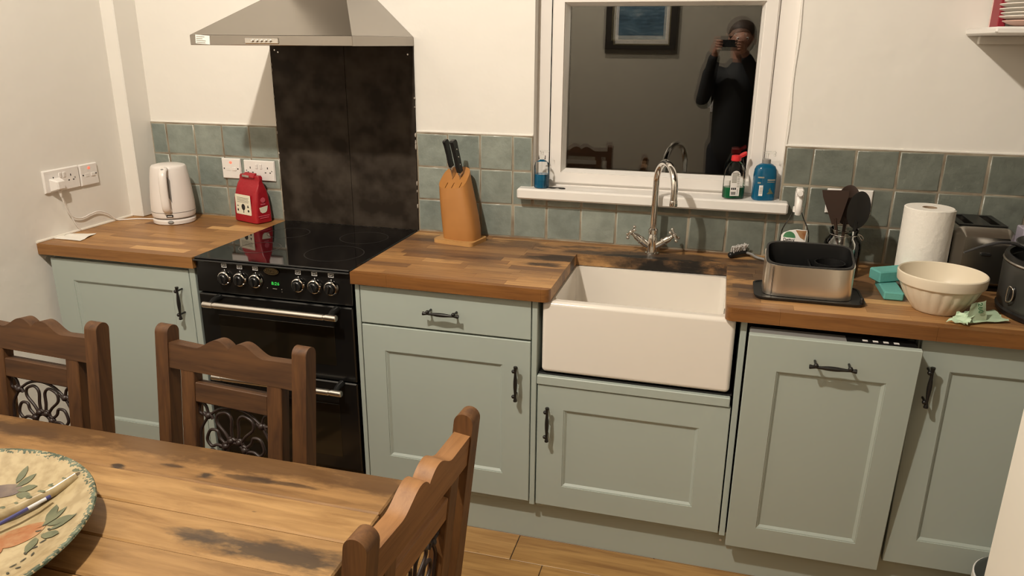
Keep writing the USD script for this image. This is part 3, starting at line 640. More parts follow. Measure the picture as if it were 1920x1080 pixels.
# ------------------------------------------------------------------ chairs: pine ladder frame with a wrought-iron flower in the back
PH = math.radians(6.8)
def rake(m, z0=.430):
    v, f = V(m); u, n, w_ = v[:, 0], v[:, 1], v[:, 2]
    return np.stack([u, n*math.cos(PH)+w_*math.sin(PH), z0+w_*math.cos(PH)-n*math.sin(PH)], 1), f
def make_chair(name, label, loc, rz, group, pmat='chair_pine', rail='chair_pine_rail'):
    t = Thing(name, label, 'chair', loc=loc, rz=rz, group=group, local=True)
    def prof(v0):                                                      # raked post with an arched head, in (n, v)
        top = .564; arc = [(.020*math.cos(a), top-.020+.020*math.sin(a)) for a in np.linspace(0, math.pi, 13)]
        return arc
    for s in (-1, 1):
        n0, n1 = -.024, .024; up = [(n*math.cos(PH)+v*math.sin(PH), .430+v*math.cos(PH)-n*math.sin(PH)) for n, v in prof(0)]
        pts = [(.016, 0), (.050, 0), (.020, .43)]+up+[(-.020, .43)]
        post = poly(np.array(pts), .040).translate([0, 0, -.020])
        v, f = V(post); P = np.stack([v[:, 2]+s*.207, v[:, 0], v[:, 1]], 1)
        t.part('back_post', (P, f), pmat, smooth=35)
        t.part('front_leg', cbox(s*.17-.021, s*.17+.021, -.335, -.293, 0, .425, .003), pmat)
        t.part('stile', rake(cbox(s*.132-.0215, s*.132+.0215, -.016, .016, -.02, .458, .002)), pmat)
        t.part('side_rail', cbox(s*.180-.011, s*.180+.011, -.30, -.005, .365, .425, .002), rail)
        t.part('side_stretcher', cbox(s*.182-.010, s*.182+.010, -.30, .040, .16, .195, .002), rail)
    us = np.linspace(-.187, .187, 105); tops = []
    for u in us:
        a = abs(u)
        if a < .036: h = .526+.021*math.sin(math.pi/2*a/.036)**.8
        elif a < .105: h = .5185+.0285*(.5+.5*math.cos(math.pi*(a-.036)/.069))
        else: h = .5185+(a-.105)*.035
        tops.append((u, h))
    tops = [(u, h) for u, h in tops]
    crest = poly(np.array([(-.187, .455), (.187, .455)]+tops[::-1]), .034).translate([0, 0, -.017])
    v, f = V(crest); t.part('crest_rail', rake((np.stack([v[:, 0], -v[:, 2], v[:, 1]], 1), f)), rail, smooth=40)
    t.part('middle_rail', rake(cbox(-.1105, .1105, -.014, .014, .375, .427, .002)), rail)
    t.part('lower_rail', rake(cbox(-.1105, .1105, -.014, .014, .080, .125, .002)), rail)
    t.part('bottom_rail', rake(cbox(-.186, .186, -.014, .014, -.055, -.005, .002)), rail)
    t.part('front_rail', cbox(-.150, .150, -.330, -.307, .365, .425, .002), rail)
    t.part('cross_stretcher', cbox(-.173, .173, -.16, -.138, .16, .195, .002), rail)
    t.part('seat', Manifold.batch_hull([cbox(-.200, .200, -.345, -.25, .426, .45, .006), cbox(-.184, .184, -.10, -.026, .426, .45, .006)]), rail)
    cu, cv = 0.0, .252; R0 = .026
    P3 = lambda q: rake((np.array([(a, 0.0, b) for a, b in q]), np.zeros((0, 3), int)))[0]
    hub = t.part('iron_hub', rake(tube(np.array([(cu+R0*math.cos(a), 0, cv+R0*math.sin(a)) for a in np.linspace(0, 2*math.pi, 24, endpoint=False)]), .0042, 8, closed=True, up=(0, 1, 0))), 'grille_iron', smooth=60)
    ms_k = []
    for k in range(8):
        a = math.radians(22.5+45*k); L = .092 if abs(math.cos(a)) > .5 else .108; wv = .024
        e = np.array([math.cos(a), math.sin(a)]); q = np.array([-e[1], e[0]]); c = np.array([cu, cv])
        pts = [c+e*R0+q*.003, c+e*(R0+.03)+q*wv*.45, c+e*(L-.022)+q*wv, c+e*(L-.004)+q*wv*.7, c+e*L, c+e*(L-.004)-q*wv*.7, c+e*(L-.022)-q*wv, c+e*(R0+.03)-q*wv*.45, c+e*R0-q*.003]
        t.part('iron_petal', tube(P3(curve(pts, 6)), .0040, 8, up=(0, 1, 0)), 'grille_iron', parent=hub, smooth=60)
        kc = P3([c+e*(R0+.006)])[0]
        t.part('iron_knot', join(xf(ball(.0090), None, kc, (1, 1, 1)), tube(P3(curve([c+e*(R0+.004)+q*.013, c+e*(R0+.013)+q*.004, c+e*(R0+.013)-q*.004, c+e*(R0+.004)-q*.013], 5)), .0044, 8, up=(0, 1, 0))), 'grille_iron', parent=hub, smooth=60)
    for sx in (-1, 1):
        for sy in (-1, 1):
            k0 = np.array([cu+sx*.082, cv+sy*.086])
            t.part('iron_knot', join(xf(ball(.0095), None, P3([k0])[0]), tube(P3(curve([k0+(-.016, .006), k0+(-.004, -.003), k0+(.006, .004), k0+(.014, -.007)], 5)), .0046, 8, up=(0, 1, 0))), 'grille_iron', parent=hub, smooth=60)
            t.part('iron_scroll', tube(P3(curve([k0, k0+(sx*.006, sy*.022), k0+(sx*.018, sy*.032), (cu+sx*.108, k0[1]+sy*.024), (cu+sx*.109, k0[1]+sy*.004), k0], 6)), .0038, 8, up=(0, 1, 0)), 'grille_iron', parent=hub, smooth=60)
        t.part('iron_arc', tube(P3(curve([(cu+sx*.082, cv-.086), (cu+sx*.106, cv-.045), (cu+sx*.109, cv), (cu+sx*.106, cv+.045), (cu+sx*.082, cv+.086)], 7)), .0038, 8, up=(0, 1, 0)), 'grille_iron', parent=hub, smooth=60)
        t.part('iron_arc', tube(P3(curve([(cu-.082, cv+sx*.086), (cu-.045, cv+sx*.110), (cu, cv+sx*.119), (cu+.045, cv+sx*.110), (cu+.082, cv+sx*.086)], 7)), .0038, 8, up=(0, 1, 0)), 'grille_iron', parent=hub, smooth=60)
    return t
CHG = 'carved pine chairs with iron flower backs around the table'
ch = make_chair('dining_chair', 'carved pine chair with an iron flower back, in front of the black cooker', (1.317, -1.366, 0), math.radians(-5), CHG)
copy_of(ch, 'dining_chair', 'carved pine chair at the left edge of the picture, before the left base cabinet', (.724, -1.374, 0), math.radians(-3.5), CHG, 'chair')
make_chair('dining_chair', 'carved pine chair, wood lightened for side light, at the right-hand end of the table, seen along its back', (1.930, -1.726, 0), math.radians(-93.5), CHG, 'chair_side_lit', 'chair_side_lit_rail')
copy_of(ch, 'dining_chair', 'carved pine chair on the near side of the table, seen only reflected in the window', (1.475, -2.392, 0), math.radians(178), CHG, 'chair')

# ------------------------------------------------------------------ divided dish and pen on the table
DC = np.array([1.0915, -1.9698, TZ])
ds = Thing('serving_dish', 'round cream pottery serving dish with a sponged green rim and painted fruit', 'dish', loc=tuple(DC), local=True)
inner = [(0, .012), (.17, .013), (.205, .018), (.240, .030), (.272, .046), (.292, .0575)]
def dish_z(r): return float(np.interp(r, [p[0] for p in inner], [p[1] for p in inner]))
ds.part('bowl', lathe([(0, .004), (.15, .004), (.152, .0), (.166, .0), (.168, .004), (.205, .008), (.252, .024), (.288, .043), (.303, .054), (.3065, .0585), (.3045, .0615), (.298, .0610)]+inner[::-1], 96), 'dish_glaze', smooth=50)
for k, a in enumerate((63, 183, 303)):
    a = math.radians(a); P = []
    for r in np.linspace(.0, .285, 14): P.append((r*math.cos(a), r*math.sin(a), dish_z(r)+.017-.016*max(0, (r-.2)/.085)))
    rd = ds.part('divider', tube(P, .0125, 14, flat=1.0), 'dish_glaze', smooth=60)
    md = [ball(1, (p[0]+random.uniform(-.003, .003), p[1]+random.uniform(-.003, .003), p[2]+.0118), (.004+random.random()*.004, .003+random.random()*.003, .0012), 1) for p in P[2:] for _ in range(2) if random.random() < .75]
    ds.part('sponge_mark', join(*md), 'leaf_print', parent=rd)
def decal(name, pts, mat, dz=.0012, c=(0, 0), ang=0.0, s=1.0):
    q = Polygon(np.asarray(pts)*s); q = affinity.translate(affinity.rotate(q, ang, origin=(0, 0)), *c)
    from shapely.ops import triangulate
    m = trimesh.creation.extrude_polygon(q.segmentize(.008), .0004, engine='earcut'); m = m.subdivide_to_size(.02)
    v = np.array(m.vertices); r = np.hypot(v[:, 0], v[:, 1]); v[:, 2] += np.array([dish_z(x) for x in r])+dz
    ds.part(name, (v, np.array(m.faces)), mat, smooth=False)
ell = lambda a, b: [(a*math.cos(t), b*math.sin(t)) for t in np.linspace(0, 2*math.pi, 28, endpoint=False)]
leaf = [(0, 0), (.012, .009), (.028, .012), (.043, .007), (.054, 0), (.042, -.008), (.026, -.011), (.011, -.007)]
lc = lambda x, y: (x-DC[0], y-DC[1])
decal('painted_fruit', ell(.046, .030), 'orange_print', .0008, lc(1.228, -1.868), 55)
decal('painted_fruit', ell(.036, .028), 'orange_print', .0014, lc(1.205, -1.930), 35)
for (x, y, a) in ((1.252, -1.838, 70), (1.262, -1.836, 20), (1.275, -1.862, -5), (1.268, -1.868, -60), (1.255, -1.828, 115), (1.283, -1.850, 40)): decal('painted_leaf', leaf, 'leaf_print', .0018, lc(x, y), a, .92)
decal('painted_fruit', ell(.040, .018), 'plum_print', .0010, lc(1.075, -1.765), 20)
for (x, y, a) in ((1.095, -1.750, 60), (1.105, -1.757, 25), (1.110, -1.765, 0), (1.088, -1.742, 100)): decal('painted_leaf', leaf, 'leaf_print', .0016, lc(x, y), a, .75)
for k in range(16):
    a = -.42+k*.055; r = .222+.012*math.sin(k*2.1); decal('painted_sprig', ell(.006, .0022), 'dark_print', .0016, (r*math.cos(a+.32), r*math.sin(a+.32)-.012), 40+37*k)
pe = Thing('pen', 'clear plastic ballpoint pen with a dark blue end lying in the serving dish', 'pen', loc=(1.2, -1.86, .80))
pa, pb = np.array([1.2195, -1.7805, .8145]), np.array([1.168, -1.912, .7965]); dd = pb-pa
pe.part('barrel', tube([pa+dd*t for t in (.05, .12, .9)], .0036, 10), 'pen_body')
pe.part('end_plug', tube([pa, pa+dd*.06], .0040, 10), 'pen_blue')
pe.part('refill', tube([pa+dd*.3, pa+dd*.92], .0039, 8), 'pen_blue'); pe.part('nib', tube([pa+dd*.9, pa+dd*1.0], [.0034, .0008], 10), 'chrome_satin')

# ------------------------------------------------------------------ kettle corner
kx, ky = .243, -.150
kt = Thing('kettle', 'white cordless kettle on its round base in the worktop corner', 'kettle', loc=(kx, ky, ZC))
kl = lambda m: xf(m, Rz(math.atan2(-.905, .425)), (kx, ky, ZC))
kt.part('power_base', kl(lathe([(0, 0), (.078, 0), (.083, .003), (.084, .016), (.080, .021), (.055, .024), (0, .024)], 48)), 'kettle_white')
bodyp = [(0, .026), (.079, .026), (.084, .030), (.0865, .045), (.0855, .085), (.081, .14), (.075, .195), (.070, .226), (.067, .234), (.064, .238), (.045, .243), (0, .245)]
kb = kt.part('body', kl(lathe(bodyp, 56)), 'kettle_white', smooth=40)
kt.part('seam', kl(lathe([(.0863, .050), (.0872, .0505), (.0872, .0520), (.0862, .0525)], 56)), 'grey_plastic', parent=kb)
hp = curve([(.060, 0, .228), (.082, 0, .229), (.101, 0, .214), (.110, 0, .180), (.112, 0, .130), (.110, 0, .085), (.100, 0, .066), (.082, 0, .060)], 6)
kt.part('handle', kl(tube(hp, .0105, 14, up=(0, 1, 0), flat=1.55)), 'kettle_white', smooth=60)
kt.part('lid_button', kl(ball(1, (.092, 0, .2305), (.008, .008, .005))), 'grey_plastic')
kt.part('handle_recess', kl(xf(poly(rrect(-.019, .019, .05, .20, .012), .0012), np.array([[0, 0, 1.0], [1.0, 0, 0], [0, 1.0, 0]]) , (.0815, 0, 0))), 'grey_plastic')
kt.part('badge', kl(cbox(.084, .0885, -.009, .017, .0345, .0445, .001)), 'ink'); kt.part('badge_letters', kl(cbox(.0885, .0889, -.005, .013, .0375, .041, .0002)), 'ink_white')
kt.part('switch', kl(ball(1, (.083, .004, .0125), (.006, .012, .007))), 'grey_plastic')
kt.part('spout', kl(Manifold.batch_hull([cbox(-.070, -.060, -.022, .022, .18, .236, .004), cbox(-.092, -.084, -.006, .006, .222, .236, .003)])), 'kettle_white')

def socket(name, label, org, R, kind='double', plug=False, group=None):
    """wall plate drawn in local xy, +z out of the wall"""
    t = Thing(name, label, 'socket', loc=org, group=group)
    L = lambda m: xf(m, R, org); wd = (.0845 if org[0] < .01 else .0735) if kind == 'double' else .0455
    t.part('plate', L(Manifold.batch_hull([cbox(-wd, wd, -.043, .043, 0, .006, .002), cbox(-wd+.003, wd-.003, -.040, .040, 0, .0095, .001)])), 'white_plastic')
    if kind == 'double':
        for x in (-.010, .010): t.part('rocker_switch', L(xf(cbox(-.0055, .0055, -.010, .010, 0, .004, .001), Rx(.12), (x, .018, .0088))), 'white_plastic')
        for x in (-.041, .041):
            t.part('pin_slots', L(join(cbox(x-.002, x+.002, .008, .016, .009, .0099, 0), cbox(x-.0145, x-.0075, -.009, -.005, .009, .0099, 0), cbox(x+.0075, x+.0145, -.009, -.005, .009, .0099, 0))), 'ink', smooth=False)
        for x in (-.060, .060): t.part('screw', L(xf(lathe([(0, .0012), (.0028, .001), (.003, 0)], 12), None, (x, 0, .0093))), 'grey_plastic')
    else:
        t.part('neon_light', L(xf(ball(1), None, (0, .026, .0090), (.0075, .0062, .0022))), 'switch_red')
        t.part('rocker_switch', L(cbox(.006, .026, -.008, .006, .0093, .0125, .001)), 'white_plastic')
        t.part('fuse_carrier', L(cbox(-.024, -.003, -.008, .006, .0093, .0108, .001)), 'white_plastic')
        for x in (-.033, .033): t.part('screw', L(xf(lathe([(0, .0012), (.003, .001), (.003, 0)], 12), None, (x, 0, .0093))), 'ink')
    return t
LW = np.array([[0, 0, 1.0], [1.0, 0, 0], [0, 1.0, 0]])       # left wall: local x -> world +y, out -> +x
socket('wall_socket', 'white double socket on the left wall with a plug in it', (.0005, -.4575, 1.167), LW)
socket('switched_spur', 'white switched spur with a red light on the left wall', (.0005, -.3235, 1.166), LW, 'spur')
socket('switched_spur', 'white switched spur with a red light on the tiles above the red bag', (.449, -.0095, 1.164), XZ, 'spur')
socket('wall_socket', 'white double socket on the tiles between the red bag and the slate', (.583, -.0095, 1.161), XZ)
socket('wall_socket', 'white double socket on the tiles behind the jar of utensils', (2.880, -.0095, 1.167), XZ)
pg = Thing('plug', 'white plug with its cord in the socket on the left wall', 'plug', loc=(.03, -.498, 1.15))
pg.part('plug_body', Manifold.batch_hull([cbox(.0105, .02, -.523, -.473, 1.130, 1.178, .003), cbox(.03, .045, -.517, -.479, 1.136, 1.172, .005)]), 'white_plastic')
pg.part('strain_relief', tube([(.028, -.497, 1.134), (.028, -.495, 1.118), (.026, -.492, 1.108)], [.006, .0048, .004], 12), 'white_plastic')
pg.part('cord', tube(curve([(.026, -.492, 1.109), (.018, -.470, 1.055), (.012, -.445, 1.02), (.010, -.40, 1.003), (.010, -.35, 1.010), (.011, -.31, 1.012), (.012, -.265, .993), (.014, -.225, .960), (.030, -.20, .9555), (.075, -.17, .9555), (.14, -.155, .9555)], 10), .0028, 8), 'white_plastic', smooth=60)
pg.part('cord', tube(curve([(.026, -.490, 1.110), (.014, -.462, 1.055), (.008, -.432, .99), (.008, -.412, .957)], 10), .0026, 8), 'white_plastic', smooth=60)
# creased paper on the left worktop
pq = np.array([[.004, -.540], [.012, -.462], [.100, -.430], [.134, -.545]]); g = []
for i in range(9):
    for j in range(9):
        a, b = i/8, j/8; p = (pq[0]*(1-a)+pq[1]*a)*(1-b)+(pq[3]*(1-a)+pq[2]*a)*b
        g.append((p[0], p[1], ZC+.0015+.005*abs(math.sin(a*5+b*2))*(.3+a*(1-a)*2)))
g = np.array(g); fq = [(i*9+j, i*9+j+1, (i+1)*9+j+1, (i+1)*9+j) for i in range(8) for j in range(8)]
sh = trimesh.Trimesh(*V((g, np.array(fq)))); top = np.array(sh.vertices); fn = np.array(sh.faces)
if sh.face_normals[:, 2].mean() < 0: fn = fn[:, ::-1]
nb = len(top); edge = [i for i in range(9)]+[i*9+8 for i in range(1, 9)]+[72+j for j in range(7, -1, -1)]+[i*9 for i in range(7, 0, -1)]
side = []
for a, b in zip(edge, edge[1:]+edge[:1]): side += [(a, b, nb+b), (a, nb+b, nb+a)]
single('paper_note', (np.vstack([top, top-(0, 0, .0008)]), np.vstack([fn, fn[:, ::-1]+nb, np.array(side)])), 'paper', 'creased white paper slip lying on the left worktop by the wall', 'paper', smooth=False)

# red coffee bag
bt = math.atan2(-.05, .144); bc = np.array([.556, -.050, ZC+.0005])
cb = Thing('coffee_bag', 'red foil coffee bag with a cream label standing left of the cooker', 'bag', loc=tuple(bc))
bl = lambda m: xf(m, Rz(bt), bc)
secs = []
for z, wx, wy, ox in ((0, .070, .036, 0), (.004, .075, .041, 0), (.05, .076, .041, 0), (.10, .074, .037, 0), (.135, .072, .030, .002), (.158, .067, .019, .003), (.172, .064, .012, .004), (.180, .067, .0095, .005), (.190, .064, .012, .006), (.197, .058, .010, .007)):
    q = sup(wx, wy, z, 40, 7, ox, 0); n = meshkit.noise(q*38, 3)-.5; q[:, 0] += n*.004; q[:, 1] += n*.006*(1 if z > .11 else .5); secs.append(q)
cb.part('pouch', bl(loft(secs)), 'bag_red', smooth=25)
cb.part('folded_top', bl(Manifold.batch_hull([cbox(-.030, .046, -.017, -.008, .186, .194, .002), cbox(-.026, .042, -.004, .006, .199, .205, .002)])), 'bag_red')
cb.part('clip', bl(cbox(-.026, .020, -.0195, -.0165, .187, .196, .001)), 'chrome')
lb = cb.part('label', bl(xf(poly(rrect(-.052, .046, .034, .118, .004), .0015), XZ, (0, -.0415, 0))), 'label_cream')
bars = [poly(sbox(-.040, .104-.0062*k, .036-.004*(k % 2), .1062-.0062*k), .0004) for k in range(4)]
cb.part('label_print', bl(xf(join(*bars), XZ, (0, -.0431, 0))), 'ink_grey', parent=lb)
tree = [poly(affinity.scale(Point(-.003, .066).buffer(.0115), 1, 1.15), .0004), poly(sbox(-.005, .042, -.001, .060), .0004), poly(Point(.029, .052).buffer(.0052), .0004), poly(sbox(-.043, .047, -.035, .056), .0004), poly(sbox(-.044, .068, -.032, .0705), .0004), poly(Polygon([(.022, .066), (.034, .066), (.028, .078)]), .0004)]
cb.part('label_print', bl(xf(join(*tree), XZ, (0, -.0431, 0))), 'ink', parent=lb)
SD = np.array([[0, 0, 1.0], [1.0, 0, 0], [0, 1.0, 0]])
cb.part('cup_print', bl(xf(join(poly(Polygon([(-.021, .068), (.021, .072), (.016, .052), (.008, .045), (-.008, .044), (-.016, .050)]), .0014)), SD, (.0755, -.003, 0))), 'label_cream')
for q_ in (sbox(-.028, .030, .026, .034), sbox(-.020, .022, .022, .026), Point(0, .098).buffer(.011), sbox(-.012, .078, .010, .084)): cb.part('side_print', bl(xf(poly(q_, .0014), SD, (.0755, -.003, 0))), 'bag_red_light')

# ------------------------------------------------------------------ knife block and knives
kc = np.array([1.505, -.124, ZC]); ka = math.radians(-11)
kn = Thing('knife_block', 'curved beech knife block standing right of the cooker', 'knife block', loc=tuple(kc))
kl2 = lambda m: xf(m, Rz(ka), kc)
kn.part('base', kl2(poly(rrect(-.085, .085, -.062, .070, .018), .014)), 'beech_pale', smooth=40)
bs = []
for z, rx, ry, ox, oy in ((.0135, .070, .050, .006, .008), (.05, .0715, .051, .003, .010), (.10, .070, .0505, -.006, .014), (.16, .066, .049, -.018, .019), (.22, .060, .047, -.030, .025), (.30, .054, .045, -.044, .033)): bs.append(sup(rx, ry, z, 48, 3.2, ox, oy))
kv, kf = loft(bs); blk = Manifold.batch_hull([Manifold.hull_points(np.vstack([bs[i], bs[i+1]])) for i in range(1)])
for i in range(1, len(bs)-1): blk = blk+Manifold.hull_points(np.vstack([bs[i], bs[i+1]]))
nrm = np.array([-.06, -.57, .82]); nrm /= np.linalg.norm(nrm); pt = np.array([-.02, .018, .234])
blk = blk.trim_by_plane(-nrm, float(-nrm @ pt))
lean = np.array([-.07, -.26, .96]); lean /= np.linalg.norm(lean)
kpos = [np.array([-.040, .030]), np.array([-.008, .030])]
def onplane(x, y): return np.array([x, y, pt[2]-(nrm[0]*(x-pt[0])+nrm[1]*(y-pt[1]))/nrm[2]])
fr = np.cross([0, 1.0, 0], lean); fr /= np.linalg.norm(fr); fy = np.cross(lean, fr); KR = np.stack([fr, fy, lean], 1)
for x, y in ((-.050, -.008), (-.022, -.008), (.010, -.006), (-.040, .030), (-.008, .030)):
    blk = blk-Manifold.cube([.0032, .028, .06]).translate([-.0016, -.014, -.03]).transform(np.hstack([KR, onplane(x, y)[:, None]]))
kn.part('block', kl2(blk), 'beech', smooth=25)
for k, (xy, hw, hl, lab) in enumerate(((kpos[0], .0085, .105, 'black-handled knife standing leftmost in the beech block'), (kpos[1], .0125, .125, 'riveted black-handled chef knife, right of the two in the beech block'))):
    o = onplane(*xy); kk = Thing('knife', lab, 'knife', loc=tuple(kc+Rz(ka) @ o))
    KL = lambda m: kl2(xf(m, KR, o))
    b0 = .030 if k == 0 else .008
    kk.part('blade', KL(cbox(-.0010, .0010, -.011, .011, -.028, b0+.002, .0004)), 'chrome_satin')
    kk.part('bolster', KL(cbox(-.006, .006, -.0105, .0105, b0, b0+.012, .003)), 'chrome_satin')
    pr = [(0, -.010, .010), (.02, -.012, .010), (.05, -.0105, .0115), (.08, -.0115, .011), (hl-.012, -.013, .0125), (hl-.004, -.015, .010), (hl, -.012, .006)]
    hm = Manifold.batch_hull([cbox(-hw*.62, hw*.62, a, b, b0+.012+z, b0+.013+z, .0004) for z, a, b in pr[:1]])
    for p, q in zip(pr, pr[1:]): hm = hm+Manifold.batch_hull([cbox(-hw*.62, hw*.62, a*1.15, b*1.15, b0+.012+z, b0+.0135+z, .0006) for z, a, b in (p, q)])
    kk.part('handle', KL(hm), 'black_plastic', smooth=30)
    for z in (.03, .06, .09)[:3 if k else 0]: kk.part('rivet', KL(xf(lathe([(0, .001), (.0028, .0008), (.003, 0)], 12), Ry(math.pi/2), (hw*.62, 0, b0+.012+z))), 'chrome_satin')

# ------------------------------------------------------------------ things on the window sill
def bottle_shell(rx, ry, prof, n=40, e=2.6):
    return loft([sup(rx*s, ry*s2, z, n, ee) for z, s, s2, ee in prof])
SZ = 1.1572
# small blue soap bottle, half empty
b1 = np.array([1.797, -.014, SZ]); bt1 = Thing('soap_bottle', 'small clear pump bottle half full of blue liquid at the left end of the sill', 'bottle', loc=tuple(b1))
L = lambda m, o: xf(m, None, o)
bt1.part('bottle', L(lathe([(0, 0), (.026, 0), (.0285, .003), (.0285, .082), (.025, .094), (.014, .102), (.012, .104), (.012, .112), (0, .112)], 40), b1), 'bottle_clear')
bt1.part('liquid', L(lathe([(0, .0015), (.0265, .002), (.0272, .005), (.0272, .052), (0, .052)], 40), b1), 'liquid_blue')
bt1.part('pump', L(join(lathe([(0, .108), (.0135, .108), (.0135, .120), (.006, .122), (.0045, .124), (.0045, .135), (0, .135)], 24), cbox(-.007, .026, -.006, .006, .132, .140, .002), lathe([(0, .01), (.0022, .01), (.0022, .108), (0, .108)], 10)), b1), 'bottle_clear')
bt1.part('label', L(lathe([(.0286, .030), (.0289, .0305), (.0289, .048), (.0286, .0485)], 24, -2.0, -.9), b1), 'liquid_blue')
# green dish soap on its red cap end
b2 = np.array([2.496, -.008, SZ]); gl = Thing('dish_soap_bottle', 'clear dish soap bottle with green liquid and a red flip cap on the sill', 'bottle', loc=tuple(b2))
g2 = lambda m: xf(m, Rz(.35), b2)
prof = [(0, .92, .9, 3), (.004, 1, 1, 3), (.060, 1, 1, 3), (.092, .96, .98, 2.8), (.112, .80, .86, 2.4), (.124, .58, .66, 2.2), (.130, .36, .48, 2), (.133, .33, .46, 2)]
gl.part('bottle', g2(bottle_shell(.037, .026, prof)), 'bottle_clear', smooth=45)
gl.part('liquid', g2(loft([sup(.0345, .0235, z, 36, 3) for z in (.003, .040)])), 'liquid_green', smooth=40)
gl.part('cap', g2(lathe([(0, .132), (.0165, .132), (.0175, .134), (.0165, .150), (.010, .152), (0, .152)], 28)), 'red_plastic')
gl.part('flip_lid', g2(xf(Manifold.batch_hull([Manifold.cylinder(.008, .013, .014, 20), cbox(-.022, -.012, -.005, .005, .0, .006, .001)]), Ry(-.55), (.027, .0, .150))), 'red_plastic')
lbp = [(-.016, .012), (.0165, .012)]+[(.0165*math.cos(a), .084+.0165*math.sin(a)) for a in np.linspace(0, math.pi, 12)]
def wrap(m, rx, ry, e, off):
    v, f = V(m); o = v.copy()
    for k, (x, y, z) in enumerate(v):
        t = max(-.98, min(.98, x/rx)); o[k] = (x, -ry*(1-abs(t)**e)**(1/e)-off-z, y)
    return o, f
def wpoly(p, h=.0006):
    m = trimesh.creation.extrude_polygon(Polygon(p) if not hasattr(p, 'exterior') else p, h, engine='earcut'); return m.subdivide_to_size(.008)
lx = lambda m: g2(xf(wrap(m, .037, .026, 3, .0004), Rz(-.05), (-.004, 0, 0)))
l_ = gl.part('back_label', lx(wpoly(lbp)), 'label_white', smooth=False)
pr = [wpoly(sbox(-.013, .092-.0042*k, .004 if k > 2 else .010, .0945-.0042*k), .0003) for k in range(9)]+[wpoly(sbox(.006, .086-.006*k, .0145, .088-.006*k), .0003) for k in range(8)]
gl.part('label_print', lx(xf(join(*pr), None, (0, 0, .0007))), 'ink_grey', parent=l_, smooth=False)
pr = [wpoly(sbox(-.013+.0019*k, .016, -.013+.0019*k+[.0008, .0013][k % 2], .027), .0003) for k in range(9)]+[wpoly(sbox(-.013+.0062*k, .034, -.013+.0062*k+.0046, .041), .0003) for k in range(3)]+[wpoly(sbox(.009, .016, .010, .036), .0003)]
gl.part('label_print', lx(xf(join(*pr), None, (0, 0, .0007))), 'ink', parent=l_, smooth=False)
# blue hand wash with a clear pump
b3 = np.array([2.598, -.004, SZ]); bw = Thing('hand_wash_bottle', 'full blue hand wash bottle with a clear pump at the right end of the sill', 'bottle', loc=tuple(b3))
g3 = lambda m: xf(m, Rz(.25), b3)
prof = [(0, .93, .93, 3), (.004, 1, 1, 3), (.085, 1.0, 1.0, 3), (.106, .95, .97, 2.8), (.118, .82, .86, 2.5), (.125, .56, .66, 2.2), (.128, .38, .50, 2)]
bw.part('bottle', g3(bottle_shell(.0385, .027, prof)), 'liquid_blue', smooth=45)
bw.part('collar', g3(lathe([(0, .127), (.0145, .127), (.0145, .141), (.006, .143), (0, .143)]+[], 28)), 'grey_plastic')
bw.part('pump', g3(join(lathe([(0, .142), (.0045, .142), (.0045, .162), (0, .162)], 14), cbox(-.010, .030, -.007, .007, .159, .169, .003), cbox(.024, .030, -.005, .005, .150, .160, .001))), 'bottle_clear')
w3 = lambda m: g3(wrap(m, .0385, .027, 3, .0004))
bw.part('bar_code_label', w3(wpoly(sbox(-.024, .017, -.011, .054))), 'label_white', smooth=False)
bw.part('label_print', w3(xf(join(*[wpoly(sbox(-.0225, .025+.003*k, -.0125, .0262+.003*k), .0003) for k in range(8)]), None, (0, 0, .0007))), 'ink_grey', smooth=False)
bw.part('front_print', w3(join(wpoly(sbox(.002, .070, .030, .0755)), wpoly(sbox(.002, .0645, .028, .0665)), wpoly(sbox(-.030, .060, -.020, .065)), wpoly(sbox(-.030, .079, -.010, .084)))), 'ink_grey', smooth=False)
bw.part('leaf_print', w3(join(wpoly([(.004, .024), (.016, .040), (.028, .024)]), wpoly([(.008, .036), (.014, .046), (.018, .034)]))), 'leaf_print', smooth=False)
single('rubber_band', tube(curve([(1.826, -.020, SZ+.002), (1.838, -.012, SZ+.0018), (1.850, -.012, SZ+.0018), (1.858, -.018, SZ+.003), (1.868, -.010, SZ+.0018), (1.884, -.012, SZ+.0018), (1.888, -.022, SZ+.0018), (1.874, -.028, SZ+.0018), (1.860, -.022, SZ+.004), (1.848, -.024, SZ+.0018), (1.836, -.026, SZ+.0018)], 5, closed=True), .0016, 6, closed=True), 'black_iron', 'twisted thin dark rubber band lying on the sill by the small soap bottle', 'rubber band')

# ------------------------------------------------------------------ right of the sink
br = Thing('dish_brush', 'black dish brush with white bristles lying behind the sink by the steel caddy', 'brush', loc=(2.54, -.05, ZC))
br.part('head', Manifold.batch_hull([Manifold.sphere(.011, 20).translate(list(p)) for p in ((2.508, -.075, ZC+.0125), (2.520, -.05, ZC+.012), (2.556, -.035, ZC+.016))]), 'black_plastic', smooth=50)
tf = []
for k in range(70):
    u = random.random(); p = np.array([2.512, -.070, ZC+.021])*(1-u)+np.array([2.556, -.034, ZC+.026])*u+np.array([random.uniform(-.006, .006), random.uniform(-.008, .008), 0])
    tf.append(tube([p, p+np.array([random.uniform(-.004, .012), random.uniform(-.010, .004), .022])], [.0022, .0018], 5))
br.part('bristles', join(*tf), 'bristle', kind='stuff')
br.part('handle', tube(curve([(2.556, -.035, ZC+.016), (2.58, -.055, ZC+.015), (2.60, -.075, ZC+.010), (2.66, -.105, ZC+.007)], 6), .0048, 10), 'grey_plastic', smooth=60)
